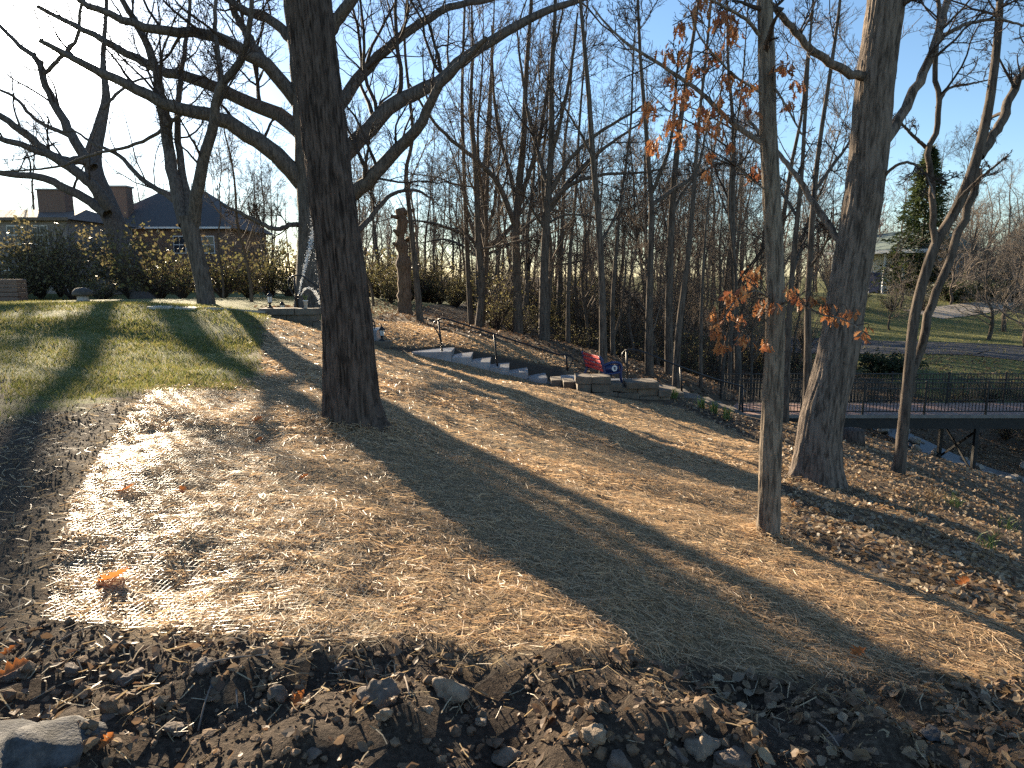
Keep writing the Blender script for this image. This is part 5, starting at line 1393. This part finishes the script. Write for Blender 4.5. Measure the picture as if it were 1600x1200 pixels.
# neighbour house with hip roof
hb = P(270, 462, 56); hb[2] = float(H(hb[0], hb[1])) - .2
nb_ = thing('house', 'brown neighbour house with dark hipped slate roof', 'house', hb)
wall_box(nb_, 'wall', (-.6, 4.5, 2.5), (10.6, 9, 5.4), 'brick')
gable_roof(nb_, -5.9, 4.7, 0, 9, 5.2, 3.4, 'roof_slate', .6, 4.0)
obj('gutter', box_mesh('gutter', (-.6, -.62, 5.2), (11.8, .08, .14)), M['white_paint'], nb_)
for wx in (-3.6, .9, 3.2): window(nb_, (wx, -.03, 3.9), 1.0, 1.4)
for wx in (-3.0, 2.6): window(nb_, (wx, -.03, 1.4), 1.0, 1.4)
c1_ = obj('chimney', box_mesh('chimney', (-4.2, 1.2, 5.2), (1.5, 1.0, 6.6), None, 0, .04), M['brick'], nb_); obj('cap', box_mesh('cap', (-4.2, 1.2, 8.55), (1.7, 1.2, .12)), M['concrete'], c1_)
mb = MB()
for q in range(14): mb.box((-2.6 + q * .3, 4.5, 8.9), (.05, .05, .6))
mb.box((-.65, 4.5, 9.2), (4.1, .07, .06)); mb.box((-.65, 4.5, 8.66), (4.1, .07, .06))
obj('roof_railing', mb.mesh('roof_railing'), M['white_paint'], nb_)
# white house with green roof across the creek
hb = P(1350, 466, 76); hb[2] = float(H(hb[0], hb[1])) - .2
wh = thing('house', 'white columned house with pale green roof beyond the creek', 'house', hb)
wall_box(wh, 'wall', (.6, 5.0, 2.0), (9.4, 6, 4.3), 'white_paint')
gable_roof(wh, -4.1, 5.3, 0.4, 8, 4.1, 1.9, 'roof_green', .5, 1.5)
obj('fascia', box_mesh('fascia', (.6, -.12, 4.0), (10.2, .08, .3)), M['white_paint'], wh)
for q in range(6):
    mb = MB(); mb.lathe([(0, -.1), (.2, -.1), (.2, .15), (.14, .2), (.12, 3.6), (.19, 3.7), (.19, 3.85), (0, 3.85)], sides=12); obj('column', mb.mesh('column', True), M['white_paint'], wh, (-3.8 + q * 1.8, .3, 0))
for wx in (-2.6, 1.8, 4.0): window(wh, (wx, 1.97, 1.9), 1.1, 1.6)
wh.scale = (1.18, 1.18, 1.18); wh.rotation_euler = (0, 0, math.radians(-62))
obj('door', box_mesh('door', (-.4, 1.96, 1.1), (1.0, .08, 2.1)), M['blue_paint'], wh)

# ------------------------------------------------------------------ foreground rocks and leaves
rocks = [('big blue grey boulder in the bottom left corner', 45, 1190, 92, 'rock_grey', .62), ('tan wedge stone in the soil below the straw edge', 700, 1082, 33, 'rock_tan', .75), ('wide grey brown slab half buried under the straw edge', 596, 1085, 40, 'rock_brown', .6),
         ('small tan cube stone below the wide slab', 604, 1118, 14, 'rock_tan', .8), ('small pale stone right of the cube stone', 666, 1112, 13, 'rock_tan', .8), ('angular tan stone near the bottom centre', 930, 1152, 29, 'rock_tan', .75), ('rounded brown stone at the bottom edge centre', 968, 1198, 30, 'rock_brown', .7),
         ('pale pointed stone among the bottom leaves', 1098, 1172, 27, 'rock_tan', .8), ('brown lumpy stone right of the pale pointed one', 1150, 1190, 28, 'rock_brown', .75), ('small brown stone left of the pale pointed one', 1056, 1182, 17, 'rock_brown', .8), ('tilted flat stone in the shade at bottom right', 1306, 1158, 26, 'rock_brown', .5),
         ('upright brown stone left of the soil hollow', 436, 1085, 18, 'rock_brown', .9), ('flat topped brown clod stone at left', 202, 1060, 23, 'rock_brown', .7), ('grey rounded stone at left of the hollow', 318, 1042, 20, 'rock_brown', .8), ('dark oval stone below the grey rounded one', 338, 1068, 22, 'rock_grey', .5),
         ('squat stone right of the blue grey boulder', 166, 1132, 18, 'rock_brown', .8), ('dull stone in the shade of the hollow', 276, 1142, 20, 'rock_brown', .7), ('sandy slab at the bottom edge left of centre', 790, 1190, 28, 'rock_tan', .5), ('tiny tan pebble near the straw corner', 826, 1062, 9, 'rock_tan', .8), ('smooth oval stone on the shaded bank', 1460, 1150, 18, 'rock_grey', .4),
         ('small stone left of the angular tan stone', 898, 1150, 12, 'rock_tan', .8), ('reddish stone in the middle of the hollow', 540, 1042, 15, 'rock_brown', .7), ('dark stone at the far left edge', 14, 1062, 20, 'rock_brown', .7), ('brown stone above the boulder', 112, 1050, 17, 'rock_brown', .7), ('small grey stone near bottom left of centre', 490, 1180, 16, 'rock_brown', .7), ('small tan stone right of the wedge stone', 752, 1128, 12, 'rock_tan', .8)]
for q, (lab, u, v, wpx, mt, fl) in enumerate(rocks):
    c_ = G(u, v); s_ = wpx * (1 if q == 0 else .88) * c_[1] / .9 / F
    V, T = rock_mesh(100 + q, 4, .4, fl)
    o_ = obj('rock', mesh_np('rock', V * s_, None, T, True), M[mt], None, (c_[0], c_[1], c_[2] + s_ * fl * .16), lab, 'rock')
    o_.rotation_euler = (rng.normal(0, .15), rng.normal(0, .15), rng.uniform(0, 6.28))
def ground_leaf(seed, size, curlv):
    r_ = random.Random(seed)
    me_ = oak_leaf_mesh(seed)
    co = np.zeros(len(me_.vertices) * 3); me_.vertices.foreach_get('co', co); co = co.reshape(-1, 3)
    a = -co[:, 2]; b_ = co[:, 0]
    z = curlv * (a - .5) ** 2 + abs(b_) * .7 + .02
    me_.vertices.foreach_set('co', (np.stack([a - .5, b_ * 1.35, z], 1) * size).ravel().astype(np.float32))
    me_.materials.clear(); me_.materials.append(leafy('fallen_leaf_%d' % seed, [(.5, .16, .04), (.58, .24, .07)], .5, .4)); me_.update()
    return me_
for q, (lab, u, v, s_, rz, cu) in enumerate([
    ('largest orange oak leaf on the netted straw at left', 178, 908, .20, .1, .35), ('orange oak leaf on the netting above the largest one', 198, 768, .14, .3, .5), ('bright orange leaf standing on the blue grey boulder', 28, 1092, .15, .5, .3), ('orange leaf at the left edge in the soil', 10, 1028, .10, 1.0, .4), ('red brown leaf on straw left of the dark trunk', 402, 660, .14, .2, .4),
    ('rusty leaf below the first one left of the trunk', 405, 692, .14, 1.2, .3), ('small orange leaf at mid straw', 475, 750, .09, .6, .4), ('brown orange leaf right of the netting leaf', 285, 770, .11, 2., .4), ('rust leaf in the soil hollow', 466, 1100, .09, 1.4, .6), ('orange leaf lying in the litter of the right bank', 1505, 915, .16, .3, .3), ('dull red leaf beside the boulder', 168, 1165, .07, 1.2, .3), ('rust leaf on the shaded straw lower right', 1340, 1025, .12, .5, .3)]):
    c_ = G(u, v); o_ = obj('oak_leaf', ground_leaf(200 + q, s_, cu), None, None, (c_[0], c_[1], c_[2] + .015), lab, 'leaf')
    if q == 2: o_.location.z += .1
    o_.rotation_euler = (rng.normal(0, .2), -.35, rz)
# twigs in the soil
for q, (u, v, u2, v2) in enumerate([(300, 1050, 420, 1035), (310, 1150, 330, 1085), (370, 1085, 372, 1120), (630, 1060, 640, 1100), (90, 1010, 150, 990), (1165, 1145, 1190, 1160), (1275, 1135, 1310, 1180)]):
    a_, b_ = G(u, v) + [0, 0, .02], G(u2, v2) + [0, 0, .035]
    mb = MB(); mp_ = (a_ + b_) / 2 + [0, 0, .012]; mb.tube(smooth_path([np.zeros(3), mp_ - a_, b_ - a_], 6), np.linspace(.0045, .0025, 6), 5)
    obj('twig', mb.mesh('twig', True), M['twig_pale'], None, a_, 'thin dry twig lying on the foreground soil', 'twig', 'twigs on the foreground soil')
tri = sum(len(o_.data.polygons) for o_ in COL.objects if o_.type == 'MESH')
uniq = sum(sum(max(0, p.loop_total - 2) for p in m_.polygons) if len(m_.polygons) < 200 else len(m_.loops) - 2 * len(m_.polygons) for m_ in bpy.data.meshes)
print('triangles (unique meshes):', uniq, 'objects', len(COL.objects))
